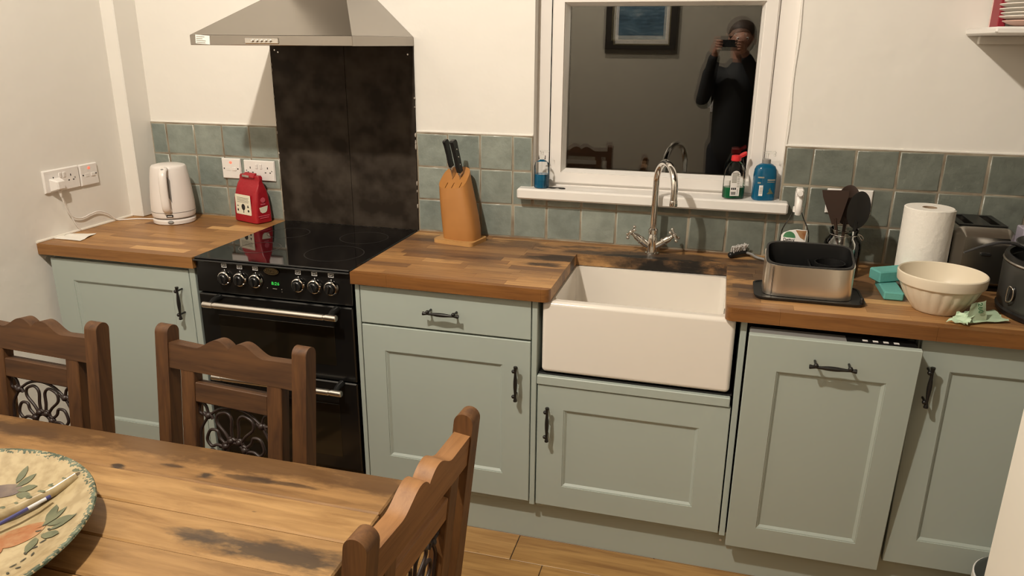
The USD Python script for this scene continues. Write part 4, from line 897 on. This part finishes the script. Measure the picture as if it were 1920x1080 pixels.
# steel and black washing-up caddy
cdx, cdy = 2.727, -.437
ca = Thing('sink_caddy', 'black and brushed steel sink caddy on a black tray right of the sink', 'caddy', loc=(cdx, cdy, ZC))
def shellm(rx, ry, z0, z1, e=5): return Manifold.hull_points(np.vstack([sup(rx, ry, z0, 64, e, cdx, cdy), sup(rx*1.01, ry*1.01, z1, 64, e, cdx, cdy)]))
ca.part('tray', Manifold.batch_hull([poly(rrect(cdx-.147, cdx+.158, cdy-.088, cdy+.085, .03), .006, ZC+.0005), poly(rrect(cdx-.151, cdx+.162, cdy-.092, cdy+.089, .034), .003, ZC+.007)])-poly(rrect(cdx-.145, cdx+.156, cdy-.086, cdy+.083, .028), .02, ZC+.0075), 'black_plastic')
ntop = lambda z_front, z_back, y0=-.50, y1=-.372: (lambda n: (n/np.linalg.norm(n)))(np.array([0, -(z_back-z_front)/(y1-y0), 1.0]))
n1 = ntop(1.0575, 1.100); o1 = float(n1 @ np.array([0, -.50, 1.0575])); n2 = ntop(1.0555, 1.082); o2 = float(n2 @ np.array([0, -.50, 1.0555]))
lin = shellm(.1235, .0655, ZC+.0085, 1.2)-shellm(.1175, .0595, ZC+.02, 1.21)
ca.part('liner', lin.trim_by_plane(-n1, -o1), 'black_plastic', smooth=35)
band = shellm(.126, .068, ZC+.0090, 1.2)-shellm(.1236, .0656, ZC+.005, 1.21)
ca.part('steel_band', band.trim_by_plane(-n2, -o2), 'steel_brushed', smooth=50)
ca.part('divider', (cbox(cdx+.000, cdx+.006, cdy-.0598, cdy+.0598, ZC+.0195, 1.05, .001)).trim_by_plane(-n2, -o2+.012), 'black_plastic')
ca.part('cup', (Manifold.cylinder(.085, .040, .044, 32)-Manifold.cylinder(.09, .037, .041, 32).translate([0, 0, .004])).translate([cdx+.060, cdy+.008, ZC+.0205]), 'black_plastic', smooth=40)
ca.part('seam', cbox(cdx-.1045, cdx-.1038, cdy-.0695, cdy-.0655, ZC+.012, 1.050, 0), 'black_gap')
ca.part('tray_peg', Manifold.batch_hull([Manifold.sphere(.006, 14).translate([cdx+.150, cdy-.072, ZC+.012]), Manifold.sphere(.005, 14).translate([cdx+.150, cdy-.072, ZC+.022])]), 'black_plastic', smooth=60)
# spray cleaner
s0 = np.array([2.700, -.205, ZC]); sb = Thing('spray_bottle', 'clear trigger spray cleaner bottle with a white head behind the steel caddy', 'bottle', loc=tuple(s0))
sl = lambda m: xf(m, Rz(-.05), s0)
prof = [(0, .94, .94, 3), (.004, 1, 1, 3), (.120, 1.02, 1.02, 3), (.145, .95, .94, 2.6), (.170, .72, .74, 2.3), (.192, .46, .54, 2), (.205, .34, .44, 2), (.212, .31, .42, 2)]
sb.part('bottle', sl(bottle_shell(.045, .030, prof)), 'bottle_clear', smooth=45)
sb.part('liquid', sl(loft([sup(.043, .028, z, 36, 3) for z in (.003, .05)])), 'liquid_pale', smooth=40)
sb.part('collar', sl(lathe([(0, .208), (.0155, .208), (.0155, .224), (0, .224)], 24)), 'white_plastic')
sb.part('head', sl(Manifold.batch_hull([cbox(-.013, .013, -.030, .026, .258, .276, .005), cbox(-.011, .011, -.014, .020, .220, .228, .003)])+Manifold.batch_hull([cbox(-.011, .011, -.036, -.024, .268, .288, .004), cbox(-.012, .012, .010, .030, .262, .284, .004)])), 'white_plastic')
sb.part('nozzle', sl(xf(lathe([(0, .014), (.008, .014), (.010, .010), (.010, 0), (0, 0)], 20), XZ, (0, -.036, .276))), 'white_plastic')
sb.part('trigger', sl(tube(curve([(0, -.024, .262), (0, -.036, .245), (0, -.040, .225), (0, -.034, .206)], 5), [.0065]*16, 10, up=(1, 0, 0), flat=1.5)), 'white_plastic', smooth=60)
wl = lambda m: sl(wrap(m, .046, .0305, 3, .0004))
lb = [(-.042, .02), (-.042, .132), (-.036, .142), (-.018, .152), (.004, .157), (.036, .155), (.030, .02)]
l_ = sb.part('front_label', wl(wpoly(lb)), 'label_white', smooth=False)
sb.part('label_swirl', wl(xf(wpoly([(.000, .154), (.033, .153), (.030, .122), (.016, .130)]), None, (0, 0, .0007))), 'orange_print', parent=l_, smooth=False)
dm = wpoly(Polygon([(-.017+.019*math.cos(a), .126+.022*math.sin(a)) for a in np.linspace(0, 2*math.pi, 30, endpoint=False)]))
sb.part('label_badge', wl(xf(dm, None, (0, 0, .0007))), 'green_print', parent=l_, smooth=False)
sb.part('label_badge', wl(xf(wpoly(sbox(-.037, .112, .004, .1275)), None, (0, 0, .0012))), 'label_white', parent=l_, smooth=False)
tm = meshkit.text_mesh('Dettol', .0105, .0004, True); tm = tm.subdivide_to_size(.006); w_ = tm.bounds[1][0]; tm.apply_scale([.036/w_, 1, 1])
sb.part('lettering', wl(xf(tm, None, (-.0355, .1145, .0019))), 'ink', parent=l_, smooth=False)
# glass jar of wooden spoons
j0 = np.array([2.853, -.178, ZC]); jr = Thing('utensil_jar', 'clear clip-top glass jar holding dark kitchen utensils behind the steel caddy', 'jar', loc=tuple(j0))
L_ = lambda m: xf(m, None, j0)
jr.part('glass', L_(lathe([(0, .0005), (.054, .0005), (.058, .004), (.0585, .10), (.055, .118), (.044, .132), (.0415, .138), (.044, .150), (.0455, .156), (.0435, .158), (.0410, .156), (.0385, .138), (.041, .130), (.0515, .116), (.055, .10), (.0545, .010), (0, .007)], 56)), 'jar_glass', smooth=40)
jr.part('wire_clip', L_(join(tube(curve([(.044, -.006, .140), (.052, -.006, .138), (.060, -.004, .128), (.058, .004, .120), (.050, .006, .130), (.044, .008, .140)], 6), .0013, 6), tube([(.0435*math.cos(a), .0435*math.sin(a), .139) for a in np.linspace(0, 2*math.pi, 40)], .0013, 6))), 'chrome', smooth=60)
def utensil(name, label, base, tip, head, mat):
    base, tip = np.array(base, float), np.array(tip, float); d = tip-base; ln = np.linalg.norm(d); d /= ln
    side = np.cross(d, [0.15, 1.0, 0.1]); side /= np.linalg.norm(side); nn = np.cross(side, d); R = np.stack([side, nn, d], 1)
    t = Thing(name, label, 'utensil', loc=tuple(base))
    t.part('handle', xf(tube([(0, 0, 0), (0, 0, ln*.6), (0, 0, ln+.02)], [.0055, .005, .0052], 10), R, base), mat, smooth=60)
    t.part('head', xf(head, R, base+d*ln), mat, smooth=40)
sq = lambda pts, h=.005: xf(poly(np.array(pts), h), np.array([[1.0, 0, 0], [0, 0, 1.0], [0, 1.0, 0]]), (0, -h/2, 0))
utensil('wooden_spatula', 'dark wooden spatula leaning left in the glass jar', (2.852, -.196, ZC+.012), (2.824, -.184, 1.122), sq([(-.010, 0), (-.043, .085), (-.046, .106), (.034, .116), (.033, .094), (.012, 0)]), 'wood_utensil')
def spoon_head(w, l, depth):
    v = trimesh.creation.icosphere(3, 1.0); q = np.array(v.vertices); f = np.array(v.faces)
    o = np.stack([q[:, 0]*w, np.where(q[:, 1] > 0, q[:, 1]*depth, q[:, 1]*depth*.12+.0*q[:, 0]), q[:, 2]*l+l*.92], 1)
    o[:, 1] += -(o[:, 0]**2)*6; return o, f
utensil('wooden_spoon', 'brown wooden spoon standing between the spatula and the black spoon in the glass jar', (2.852, -.156, ZC+.012), (2.856, -.150, 1.120), spoon_head(.038, .066, .012), 'wood_utensil')
utensil('serving_spoon', 'large black serving spoon leaning right in the glass jar', (2.872, -.188, ZC+.012), (2.880, -.200, 1.120), spoon_head(.034, .062, .012), 'black_plastic')
# kitchen roll
r0 = np.array([3.085, -.207, ZC]); kr = Thing('kitchen_roll', 'white kitchen paper roll standing between the utensil jar and the toaster', 'kitchen roll', loc=tuple(r0))
kr.part('paper', xf(join(lathe([(.024, .002), (.078, .001), (.0805, .003), (.0805, .246), (.078, .248), (.024, .247), (.024, .002)], 56)), None, r0, (.885, .885, 1.0)), 'kitchen_paper', smooth=35)
kr.part('loose_sheet', xf(lathe([(.0806, .004), (.0835, .004), (.0845, .246), (.0816, .246), (.0806, .004)], 12, -1.15, -.35), None, r0, (.885, .885, 1.0)), 'kitchen_paper', smooth=35)
kr.part('core', xf(lathe([(.0205, .0), (.0235, .0), (.0235, .2475), (.0205, .2475), (.0205, .0)], 32), None, r0, (.885, .885, 1.0)), 'cardboard')
# toaster
ts = Thing('toaster', 'brushed steel two-slice toaster behind the cream mixing bowl', 'toaster', loc=(3.262, -.175, ZC))
tx0, tx1, ty0, ty1 = 3.160, 3.326, -.270, -.030
prof = Polygon([(tx0, .012), (tx1, .012), (tx1, .17)]+[(tx1-.026+.026*math.cos(a), .172+.026*math.sin(a)) for a in np.linspace(0, math.pi/2, 8)]+[(tx0+.026-.026*math.sin(a), .172+.026*math.cos(a)) for a in np.linspace(0, math.pi/2, 8)]+[(tx0, .17)])
bodym = xf(poly(prof, ty1-ty0), XZ, (0, ty1, ZC))
bm = poly(prof, ty1-ty0-.05).transform(np.array([[1, 0, 0, 0], [0, 0, -1, ty1-.0], [0, 1, 0, ZC]]))
fm = Manifold.batch_hull([poly(prof, .012).transform(np.array([[1, 0, 0, 0], [0, 0, -1, ty0+.05], [0, 1, 0, ZC]])), poly(prof.buffer(-.022), .004).transform(np.array([[1, 0, 0, 0], [0, 0, -1, ty0+.004], [0, 1, 0, ZC]]))])
slots = [cbox(x-.013, x+.013, ty0+.075, ty1-.03, ZC+.09, ZC+.25, .001) for x in (3.206, 3.280)]
tm_ = bm+fm
for c in slots: tm_ = tm_-c
ts.part('body', tm_, 'steel_toaster', smooth=35)
tp_ = cbox(3.175, 3.311, ty0+.058, ty1-.012, ZC+.1975, ZC+.2015, .002)
for c in slots: tp_ = tp_-c
ts.part('top_plate', tp_, 'black_plastic', smooth=False)
ts.part('side_panel', cbox(tx0-.002, tx0+.001, ty0+.05, ty1-.004, ZC+.012, ZC+.16, .001), 'black_plastic')
ts.part('base', cbox(tx0+.006, tx1-.006, ty0+.03, ty1-.006, ZC, ZC+.0125, .003), 'black_plastic')
ts.part('lever_slot', cbox(3.2405, 3.2450, ty0+.0005, ty0+.006, ZC+.07, ZC+.165, .001), 'black_gap')
ts.part('lever', cbox(3.228, 3.258, ty0-.012, ty0+.004, ZC+.120, ZC+.130, .003), 'black_plastic')
# two teal sponges
def sponge(name, label, c, size, rz, tilt=(0, 0)):
    m = xf(cbox(-size[0]/2, size[0]/2, -size[1]/2, size[1]/2, 0, size[2], .004), Rz(rz) @ Ry(tilt[0]) @ Rx(tilt[1]), c)
    single(name, m, 'teal_sponge', label, 'sponge')
sponge('cleaning_sponge', 'teal sponge lying nearest the cream bowl, under the other sponge', (2.978, -.350, ZC+.0005), (.056, .150, .026), .0)
sponge('cleaning_sponge', 'teal sponge leaning across the other one in front of the kitchen roll', (2.988, -.290, ZC+.0290), (.112, .056, .036), .42, (-.04, .02))
# cream mixing bowl
m0 = np.array([3.0825, -.4722, ZC]); mb = Thing('mixing_bowl', 'cream glazed mixing bowl with fluted sides on the right worktop', 'bowl', loc=tuple(m0))
n = 128; a = np.arange(n)*2*math.pi/n
def flut(r, z, d): rr = r*(1+d*(np.abs(np.sin(a*11))**.7-.6)); return np.stack([rr*np.cos(a), rr*np.sin(a), np.full(n, z)], 1)
S = [flut(.078, .0, 0), flut(.084, .003, 0), flut(.090, .010, .004), flut(.112, .034, .03), (flut(.129, .060, .034)), flut(.138, .078, .03), flut(.140, .0815, .004), flut(.1465, .084, 0), flut(.1505, .088, 0), flut(.1530, .110, 0), flut(.1525, .1155, 0), flut(.149, .1180, 0), flut(.1455, .1155, 0), flut(.138, .085, 0), flut(.122, .050, 0), flut(.092, .020, 0), flut(.06, .010, 0)]
mb.part('bowl', xf(loft(S), None, m0, (.761, .761, .962)), 'ceramic_cream', smooth=35)
# green plastic bag
gb = Thing('plastic_bag', 'crumpled pale green plastic bag lying against the cream mixing bowl', 'bag', loc=(3.16, -.57, ZC))
def sheet(P, nx, ny, amp, seed, th=.0012):
    P = np.asarray(P, float); g = []
    for i in range(nx):
        for j in range(ny):
            u, v = i/(nx-1), j/(ny-1); p = (P[0]*(1-u)+P[1]*u)*(1-v)+(P[3]*(1-u)+P[2]*u)*v
            k = meshkit.noise(np.array([[u*5+seed, v*9, seed]]))[0]; p = p+np.array([(meshkit.noise(np.array([[u*4, v*4+seed*2, 3.0]]))[0]-.5)*amp*.8, (meshkit.noise(np.array([[u*4+9, v*4+seed, 5.0]]))[0]-.5)*amp*.6, amp*k]); g.append(p)
    g = np.array(g); f = np.array([(i*ny+j, (i+1)*ny+j, (i+1)*ny+j+1, i*ny+j+1) for i in range(nx-1) for j in range(ny-1)])
    f = np.vstack([f[:, [0, 1, 2]], f[:, [0, 2, 3]]]); k = len(g)
    edge = [i*ny for i in range(nx)]+[(nx-1)*ny+j for j in range(1, ny)]+[i*ny+ny-1 for i in range(nx-2, -1, -1)]+[j for j in range(ny-2, 0, -1)]
    low = g-np.array([0, 0, th]); low[:, 2] = np.maximum(low[:, 2], ZC+.0004); g[:, 2] = np.maximum(g[:, 2], low[:, 2]+.0006); side = []
    for p, q in zip(edge, edge[1:]+edge[:1]): side += [(p, k+p, k+q), (p, k+q, q)]
    return np.vstack([g, low]), np.vstack([f, f[:, ::-1]+k, np.array(side)])
gb.part('folded_sheet', sheet([(3.118, -.600, ZC+.003), (3.245, -.545, ZC+.003), (3.226, -.490, ZC+.012), (3.132, -.556, ZC+.022)], 14, 12, .010, 1.3), 'green_bag', smooth=25)
gb.part('folded_sheet', sheet([(3.085, -.590, ZC+.002), (3.130, -.612, ZC+.002), (3.150, -.578, ZC+.020), (3.112, -.566, ZC+.022)], 12, 12, .012, 4.1), 'green_bag', smooth=25)
fl_ = gb.part('upright_flap', sheet([(3.128, -.590, ZC+.010), (3.186, -.566, ZC+.010), (3.178, -.560, ZC+.062), (3.134, -.588, ZC+.058)], 10, 10, .005, 7.7, .002), 'green_bag', smooth=25)
tx = meshkit.text_mesh('260', .012, .0006, True)
gb.part('print', xf(tx, np.stack([np.array([.25, .1, -.96])/np.linalg.norm([.25, .1, -.96]), np.cross(np.array([.35, -.93, -.01]), [.25, .1, -.96])/np.linalg.norm(np.cross(np.array([.35, -.93, -.01]), [.25, .1, -.96])), np.array([.35, -.93, 0.0])/.994], 1), (3.152, -.583, ZC+.062)), 'green_print', parent=fl_, smooth=False)
# grey slow cooker with a black pan lying in it
p0 = np.array([3.425, -.436, ZC]); sc = Thing('slow_cooker', 'dark grey slow cooker with a steel clip at the right end of the worktop', 'slow cooker', loc=tuple(p0))
Lp = lambda m: xf(m, None, p0, (.835, .90, 1.0))
sc.part('base', Lp(lathe([(0, 0), (.195, 0), (.207, .003), (.211, .016), (.205, .022), (0, .022)], 72)), 'black_plastic')
sc.part('body', Lp(lathe([(.2, .022), (.206, .022), (.2085, .030), (.211, .140), (.209, .146), (.19, .147), (.185, .12), (.18, .04), (0, .035)], 72)), 'pot_grey', smooth=40)
sc.part('rim', Lp(lathe([(.200, .1465), (.2115, .1475), (.2135, .151), (.2105, .1545), (.200, .1535), (.200, .1465)], 72)), 'chrome_satin', smooth=50)
sc.part('crock', Lp(lathe([(.2085, .154), (.211, .160), (.2075, .168), (.196, .166), (.190, .10), (.188, .06), (.16, .045), (0, .043)], 72)), 'black_plastic', smooth=50)
ck_ = np.array([-.2125*math.cos(.30), -.2125*math.sin(.30), 0])
cl = np.array([ck_[0]-.012, ck_[1]-.004, .052])
Rc = Rz(math.atan2(-.9, .45))
sc.part('clip', Lp(xf(tube(curve([(0, 0, .0), (0, 0, .036), (.010, 0, .040), (.020, 0, .034), (.023, 0, .019), (.020, 0, .005), (.010, 0, -.002)], 5, closed=True), .0024, 8, closed=True, up=(0, 1, 0)), Rc, cl)), 'chrome', smooth=60)
sc.part('clip_mount', Lp(ball(1, (cl[0]+.018, cl[1]-.002, cl[2]+.020), (.010, .012, .022))), 'black_plastic', smooth=60)
fp = np.array([3.425, -.415, ZC+.1665]); pn_ = Thing('frying_pan', 'black pan with a long flat handle lying across the grey slow cooker', 'pan', loc=tuple(fp))
tlt = Ry(-.02)
pn_.part('pan', xf(lathe([(0, 0), (.115, 0), (.128, .006), (.146, .030), (.149, .033), (.146, .0345), (.124, .009), (.112, .003), (0, .003)], 64), tlt, fp), 'lid_grey', smooth=40)
hpth = curve([(-.138, 0, .026), (-.165, -.002, .034), (-.20, -.005, .034), (-.245, -.008, .020), (-.286, -.012, .002)], 6)
pn_.part('handle', xf(tube(hpth, np.interp(np.linspace(0, 1, len(hpth)), [0, .3, .8, 1], [.013, .009, .0065, .005]), 14, up=(0, 0, 1), flat=.5), tlt, fp), 'lid_grey', smooth=60)
cc = np.array([3.335, -.480, ZC+.190]); q = trimesh.creation.icosphere(4, 1.0); vv = np.array(q.vertices); vv = vv*(1+.35*(meshkit.fbm(vv*2.3+5, 3)-.5)[:, None])*np.array([.050, .036, .026])
vv[:, 2] = np.maximum(vv[:, 2], -.012)
single('scrunched_cloth', (vv+cc, np.array(q.faces)), 'beige_cloth', 'scrunched beige cloth lying in the black pan at the right edge', 'cloth', smooth=40)
single('carton', cbox(3.378, 3.47, -.14, -.075, ZC, 1.135, .003), 'lilac_box', 'pale lilac carton standing right of the toaster against the tiles', 'carton')

# ------------------------------------------------------------------ corner of the shelf with plates
sf = Thing('wall_shelf', 'white painted wooden shelf at the top right of the wall', 'shelf', loc=(3.44, -.13, 1.7085))
sf.part('board', cbox(3.148, 3.74, -.300, -.001, 1.7085, 1.7305, .006), 'white_gloss', smooth=40)
sf.part('batten', cbox(3.185, 3.73, -.022, -.001, 1.684, 1.7083, .002), 'wall_paint')
sf.part('bracket', Manifold.batch_hull([cbox(3.60, 3.618, -.18, -.0225, 1.698, 1.7083, .001), cbox(3.60, 3.618, -.040, -.0225, 1.56, 1.57, .001)]), 'white_gloss')
bk = Thing('book', 'dark red hardback book standing at the left end of the shelf beside the plates', 'book', loc=(3.19, -.06, 1.7308))
bk.part('cover', cbox(3.200, 3.222, -.115, -.040, 1.7306, 1.905, .002)-cbox(3.203, 3.219, -.112, -.030, 1.728, 1.91, .0005), 'book_red', smooth=False)
bk.part('cover_edge', cbox(3.2002, 3.2218, -.0398, -.028, 1.7306, 1.905, .001), 'book_edge', smooth=False)
bk.part('pages', cbox(3.2035, 3.2185, -.110, -.041, 1.732, 1.902, .0005), 'book_red', smooth=False)
PL = 'white plates stacked on the shelf'
px, py = 3.294, -.188
db = Thing('shallow_bowl', 'pinkish brown shallow dish at the bottom of the plate stack on the shelf', 'dish', loc=(px-.02, py, 1.7303))
db.part('dish', xf(lathe([(0, 0), (.06, 0), (.085, .006), (.112, .016), (.1125, .0185), (.109, .019), (.08, .009), (.05, .004), (0, .004)], 56), None, (px-.006, py, 1.7306), (.84, .84, 1)), 'ceramic_pink', smooth=40)
zz = 1.7455
pp = [(0, .0), (.080, .0), (.09, .002), (.128, .0125), (.1315, .0145), (.1305, .0165), (.127, .0158), (.088, .0055), (0, .004)]
words = ['bottom', 'second from the bottom', 'third from the bottom', 'third from the top', 'second from the top', 'top']
for k in range(6):
    o = (px+[0, .002, -.002, -.004, .006, .008][k], py+[0, -.003, .002, 0, -.002, .001][k], zz)
    t = Thing('dinner_plate', f'white dinner plate, {words[k]} of the stack of six on the shelf', 'plate', loc=o, group=PL)
    t.part('plate', xf(lathe(pp, 64), None, o, (.837, .837, 1)), 'ceramic_white', smooth=40)
    zz += [.0092, .0115, .0125, .0095, .013, .01][k]

# ------------------------------------------------------------------ tall white unit at the right edge, bin behind it
tu = Thing('tall_unit', 'tall plain cream-white unit at the right edge of the picture', 'cupboard', loc=(3.39, -1.55, 0))
tu.part('side', cbox(3.094, 3.70, -1.9, -1.2, .0, 1.95, .004), 'unit_white', smooth=False)
tu.part('door_front', cbox(3.0725, 3.0925, -1.9, -1.2, .06, 1.95, .005), 'unit_white', smooth=30)
bn = Thing('waste_bin', 'small round dark bin with a white liner on the floor by the right cabinet', 'bin', loc=(3.345, -.74, 0))
bn.part('bucket', xf(lathe([(0, 0), (.095, 0), (.10, .004), (.112, .262), (.108, .266), (0, .266)], 48), None, (3.345, -.74, 0)), 'bin_dark')
bn.part('liner', xf(lathe([(.1115, .235), (.1145, .240), (.1145, .268), (.112, .270), (.109, .268)], 48), None, (3.345, -.74, 0)), 'label_white')
bn.part('lid', xf(lathe([(0, .305), (.05, .300), (.09, .288), (.110, .272), (.111, .266), (0, .266)], 48), None, (3.345, -.74, 0)), 'bin_dark', smooth=50)

# ------------------------------------------------------------------ behind the camera: seen in the dark window
pf = Thing('picture_frame', 'dark framed seascape on the far wall, reflected at the top of the window', 'picture', loc=(1.71, RY+.02, 1.95))
fo = sbox(1.415, 1.600, 2.015, 2.24); fi = sbox(1.487, 1.672, 1.943, 2.168)
BX = np.array([[1.0, 0, 0], [0, 0, 1.0], [0, 1.0, 0]])
pf.part('frame', xf(poly(fo.difference(fi), .035), BX, (0, RY+.001, 0)), 'frame_dark', smooth=False)
pf.part('inner_edge', xf(poly(fi.buffer(.004, join_style=2).difference(fi.buffer(-.006, join_style=2)), .030), BX, (0, RY+.008, 0)), 'badge_gold', smooth=False)
pf.part('mount', cbox(1.490, 1.940, RY+.001, RY+.010, 1.675, 2.165, 0), 'mount', smooth=False)
pf.part('painting', cbox(1.520, 1.910, RY+.0105, RY+.012, 1.712, 2.13, 0), 'painting', smooth=False)
socket('light_switch', 'white wall plate on the far wall, reflected faintly in the window', (2.36, RY+.0005, 1.18), np.array([[-1.0, 0, 0], [0, 0, 1.0], [0, 1.0, 0]]), 'spur')

lp = Thing('ceiling_lamp', 'plain pendant lamp high above the dining table, out of the picture', 'lamp', loc=LAMP)
lp.part('flex', tube([(LAMP[0], LAMP[1], LAMP[2]+.099), (LAMP[0], LAMP[1], RZ)], .004, 8), 'white_plastic')
lp.part('lamp_holder', xf(lathe([(0, .050), (.016, .050), (.020, .056), (.019, .085), (.008, .100), (0, .100)], 28), None, LAMP), 'white_plastic', smooth=50)
lp.part('ceiling_rose', xf(lathe([(0, -.03), (.03, -.03), (.05, -.008), (.05, 0), (0, 0)], 32), None, (LAMP[0], LAMP[1], RZ)), 'white_plastic', smooth=50)

# the photographer, seen only as a reflection
def chain(bones, edge=.018, it=8):
    m = Manifold()
    for p, r, q, s in bones:
        m = m+Manifold.batch_hull([Manifold.sphere(r, 20).translate(list(map(float, p))), Manifold.sphere(s, 20).translate(list(map(float, q)))])
    m = m.refine_to_length(edge); k = trimesh.Trimesh(*V(m), process=True)
    trimesh.smoothing.filter_taubin(k, iterations=it); return np.array(k.vertices), np.array(k.faces)
po = np.array([2.515, -3.13, 0]); ps = Thing('person', 'person in a dark jacket holding up a phone, reflected at the right of the window', 'person', loc=tuple(po))
A = lambda x, y, z: po+np.array([x, y, z])
phc = np.array([2.432, -2.835, 1.672])                                   # phone, lens at the camera
hips, chest, neck, head = A(0, 0, .96), A(0, .02, 1.36), A(0, .03, 1.54), A(0, .055, 1.70)
rshl, lshl = A(-.19, .02, 1.46), A(.19, .02, 1.46)
relb, lelb = A(-.235, .10, 1.275), A(.225, .12, 1.26)
rwr, lwr = phc+np.array([-.095, -.055, -.055]), phc+np.array([.105, -.055, -.055])
sk_, cl_, tr_ = [], [], []
sk_ += [(neck, .055, head, .060), (head+(0, .0, .02), .088, head+(0, -.02, .045), .092), (head+(0, .035, -.075), .045, head+(0, .03, .0), .075), (relb, .038, rwr, .026), (lelb, .038, lwr, .026), (hips, .12, chest, .13), (chest, .12, neck, .05), (rshl, .06, relb, .042), (lshl, .06, lelb, .042)]
for s in (-1, 1): sk_ += [(A(s*.09, 0, .90), .085, A(s*.10, .02, .50), .058), (A(s*.10, .02, .50), .056, A(s*.105, -.02, .09), .040)]
for wr, s in ((rwr, -1), (lwr, 1)):
    edge_ = phc+np.array([s*.076, 0, 0]); palm = (wr+edge_+np.array([s*.008, -.022, -.01]))/2
    sk_.append((wr, .024, palm, .026))
    for k, (dz, ln) in enumerate(((.028, .9), (.010, 1.0), (-.008, .93), (-.025, .75))):
        b = palm+np.array([s*.004, .006, dz*.8]); k1 = edge_+np.array([s*.012, .004, dz]); k2 = edge_+np.array([-s*.004, .018, dz]); k3 = edge_+np.array([-s*.022*ln, .017, dz])
        sk_ += [(b, .0095, k1, .009), (k1, .009, k2, .0085), (k2, .0085, k3, .0075)]
    t0 = palm+np.array([0, -.006, -.015]); t1 = edge_+np.array([s*.002, -.020, -.028]); t2 = edge_+np.array([-s*.022, -.016, -.012])
    sk_ += [(t0, .013, t1, .0105), (t1, .0105, t2, .0085)]
skin = ps.part('body', chain(sk_, .012, 6), 'skin', smooth=60)
for s in (-1, 1):
    e = head+np.array([s*.031, .086, .018])
    ps.part('eye', ball(.0125, e), 'eye_white', smooth=60); ps.part('pupil', ball(.006, e+np.array([0, .0085, 0])), 'eye_dark', smooth=60)
    ps.part('ear', xf(ball(1, (0, 0, 0), (.012, .022, .032)), None, head+np.array([s*.090, -.005, .005])), 'skin', smooth=60)
ps.part('nose', Manifold.batch_hull([Manifold.sphere(.008, 14).translate(list(head+np.array([0, .088, .02]))), Manifold.sphere(.014, 14).translate(list(head+np.array([0, .104, -.018])))]), 'skin', smooth=60)
ps.part('mouth', ball(1, head+np.array([0, .085, -.052]), (.024, .010, .007)), 'lip', smooth=60)
hr = trimesh.creation.icosphere(4, 1.0); hv = np.array(hr.vertices)*np.array([.099, .112, .105]); hv = hv+(meshkit.fbm(hv*40, 2)[:, None]-.5)*.008
keep = Manifold.batch_hull([Manifold.sphere(.100, 32).translate(list(head+np.array([0, -.018, .050]))), Manifold.sphere(.092, 32).translate(list(head+np.array([0, -.035, .0])))])
ps.part('hair', keep.trim_by_plane([0, -.75, .66], float(np.array([0, -.75, .66]) @ (head+np.array([0, .045, .035])))), 'hair', smooth=50)
jk = [(hips+(0, 0, -.05), .165, chest, .170), (chest, .165, neck+(0, 0, -.03), .072), (chest+(-.09, 0, .05), .10, rshl, .075), (chest+(.09, 0, .05), .10, lshl, .075), (rshl, .076, relb, .060), (lshl, .076, lelb, .060), (relb, .058, rwr+(relb-rwr)*.12, .042), (lelb, .058, lwr+(lelb-lwr)*.12, .042)]
ps.part('jacket', chain(jk, .02, 8), 'jacket', smooth=60)
tr = [(hips+(0, 0, -.02), .150, hips+(0, 0, -.10), .150)]
for s in (-1, 1): tr += [(A(s*.085, 0, .90), .105, A(s*.10, .02, .50), .078), (A(s*.10, .02, .50), .078, A(s*.105, -.02, .10), .065)]
ps.part('trousers', chain(tr, .02, 8), 'trousers', smooth=60)
for s in (-1, 1): ps.part('shoe', Manifold.batch_hull([Manifold.sphere(.045, 18).translate(list(A(s*.105, -.03, .047))), Manifold.sphere(.038, 18).translate(list(A(s*.115, .15, .040)))]).trim_by_plane([0, 0, 1.0], .002), 'shoe', smooth=50)
ph = Thing('phone', 'black phone held up in both hands, reflected in the window', 'phone', loc=tuple(phc))
ph.part('case', xf(Manifold.batch_hull([poly(rrect(-.078, .078, -.037, .037, .009), .006), poly(rrect(-.077, .077, -.036, .036, .009), .008, -.001)]), BX, phc+np.array([0, -.004, 0])), 'black_plastic', smooth=40)
ph.part('lens', xf(lathe([(0, .0022), (.006, .002), (.008, 0)], 20), np.array([[1.0, 0, 0], [0, 0, 1.0], [0, 1.0, 0]]), phc+np.array([.055, .004, .020])), 'hob_glass')
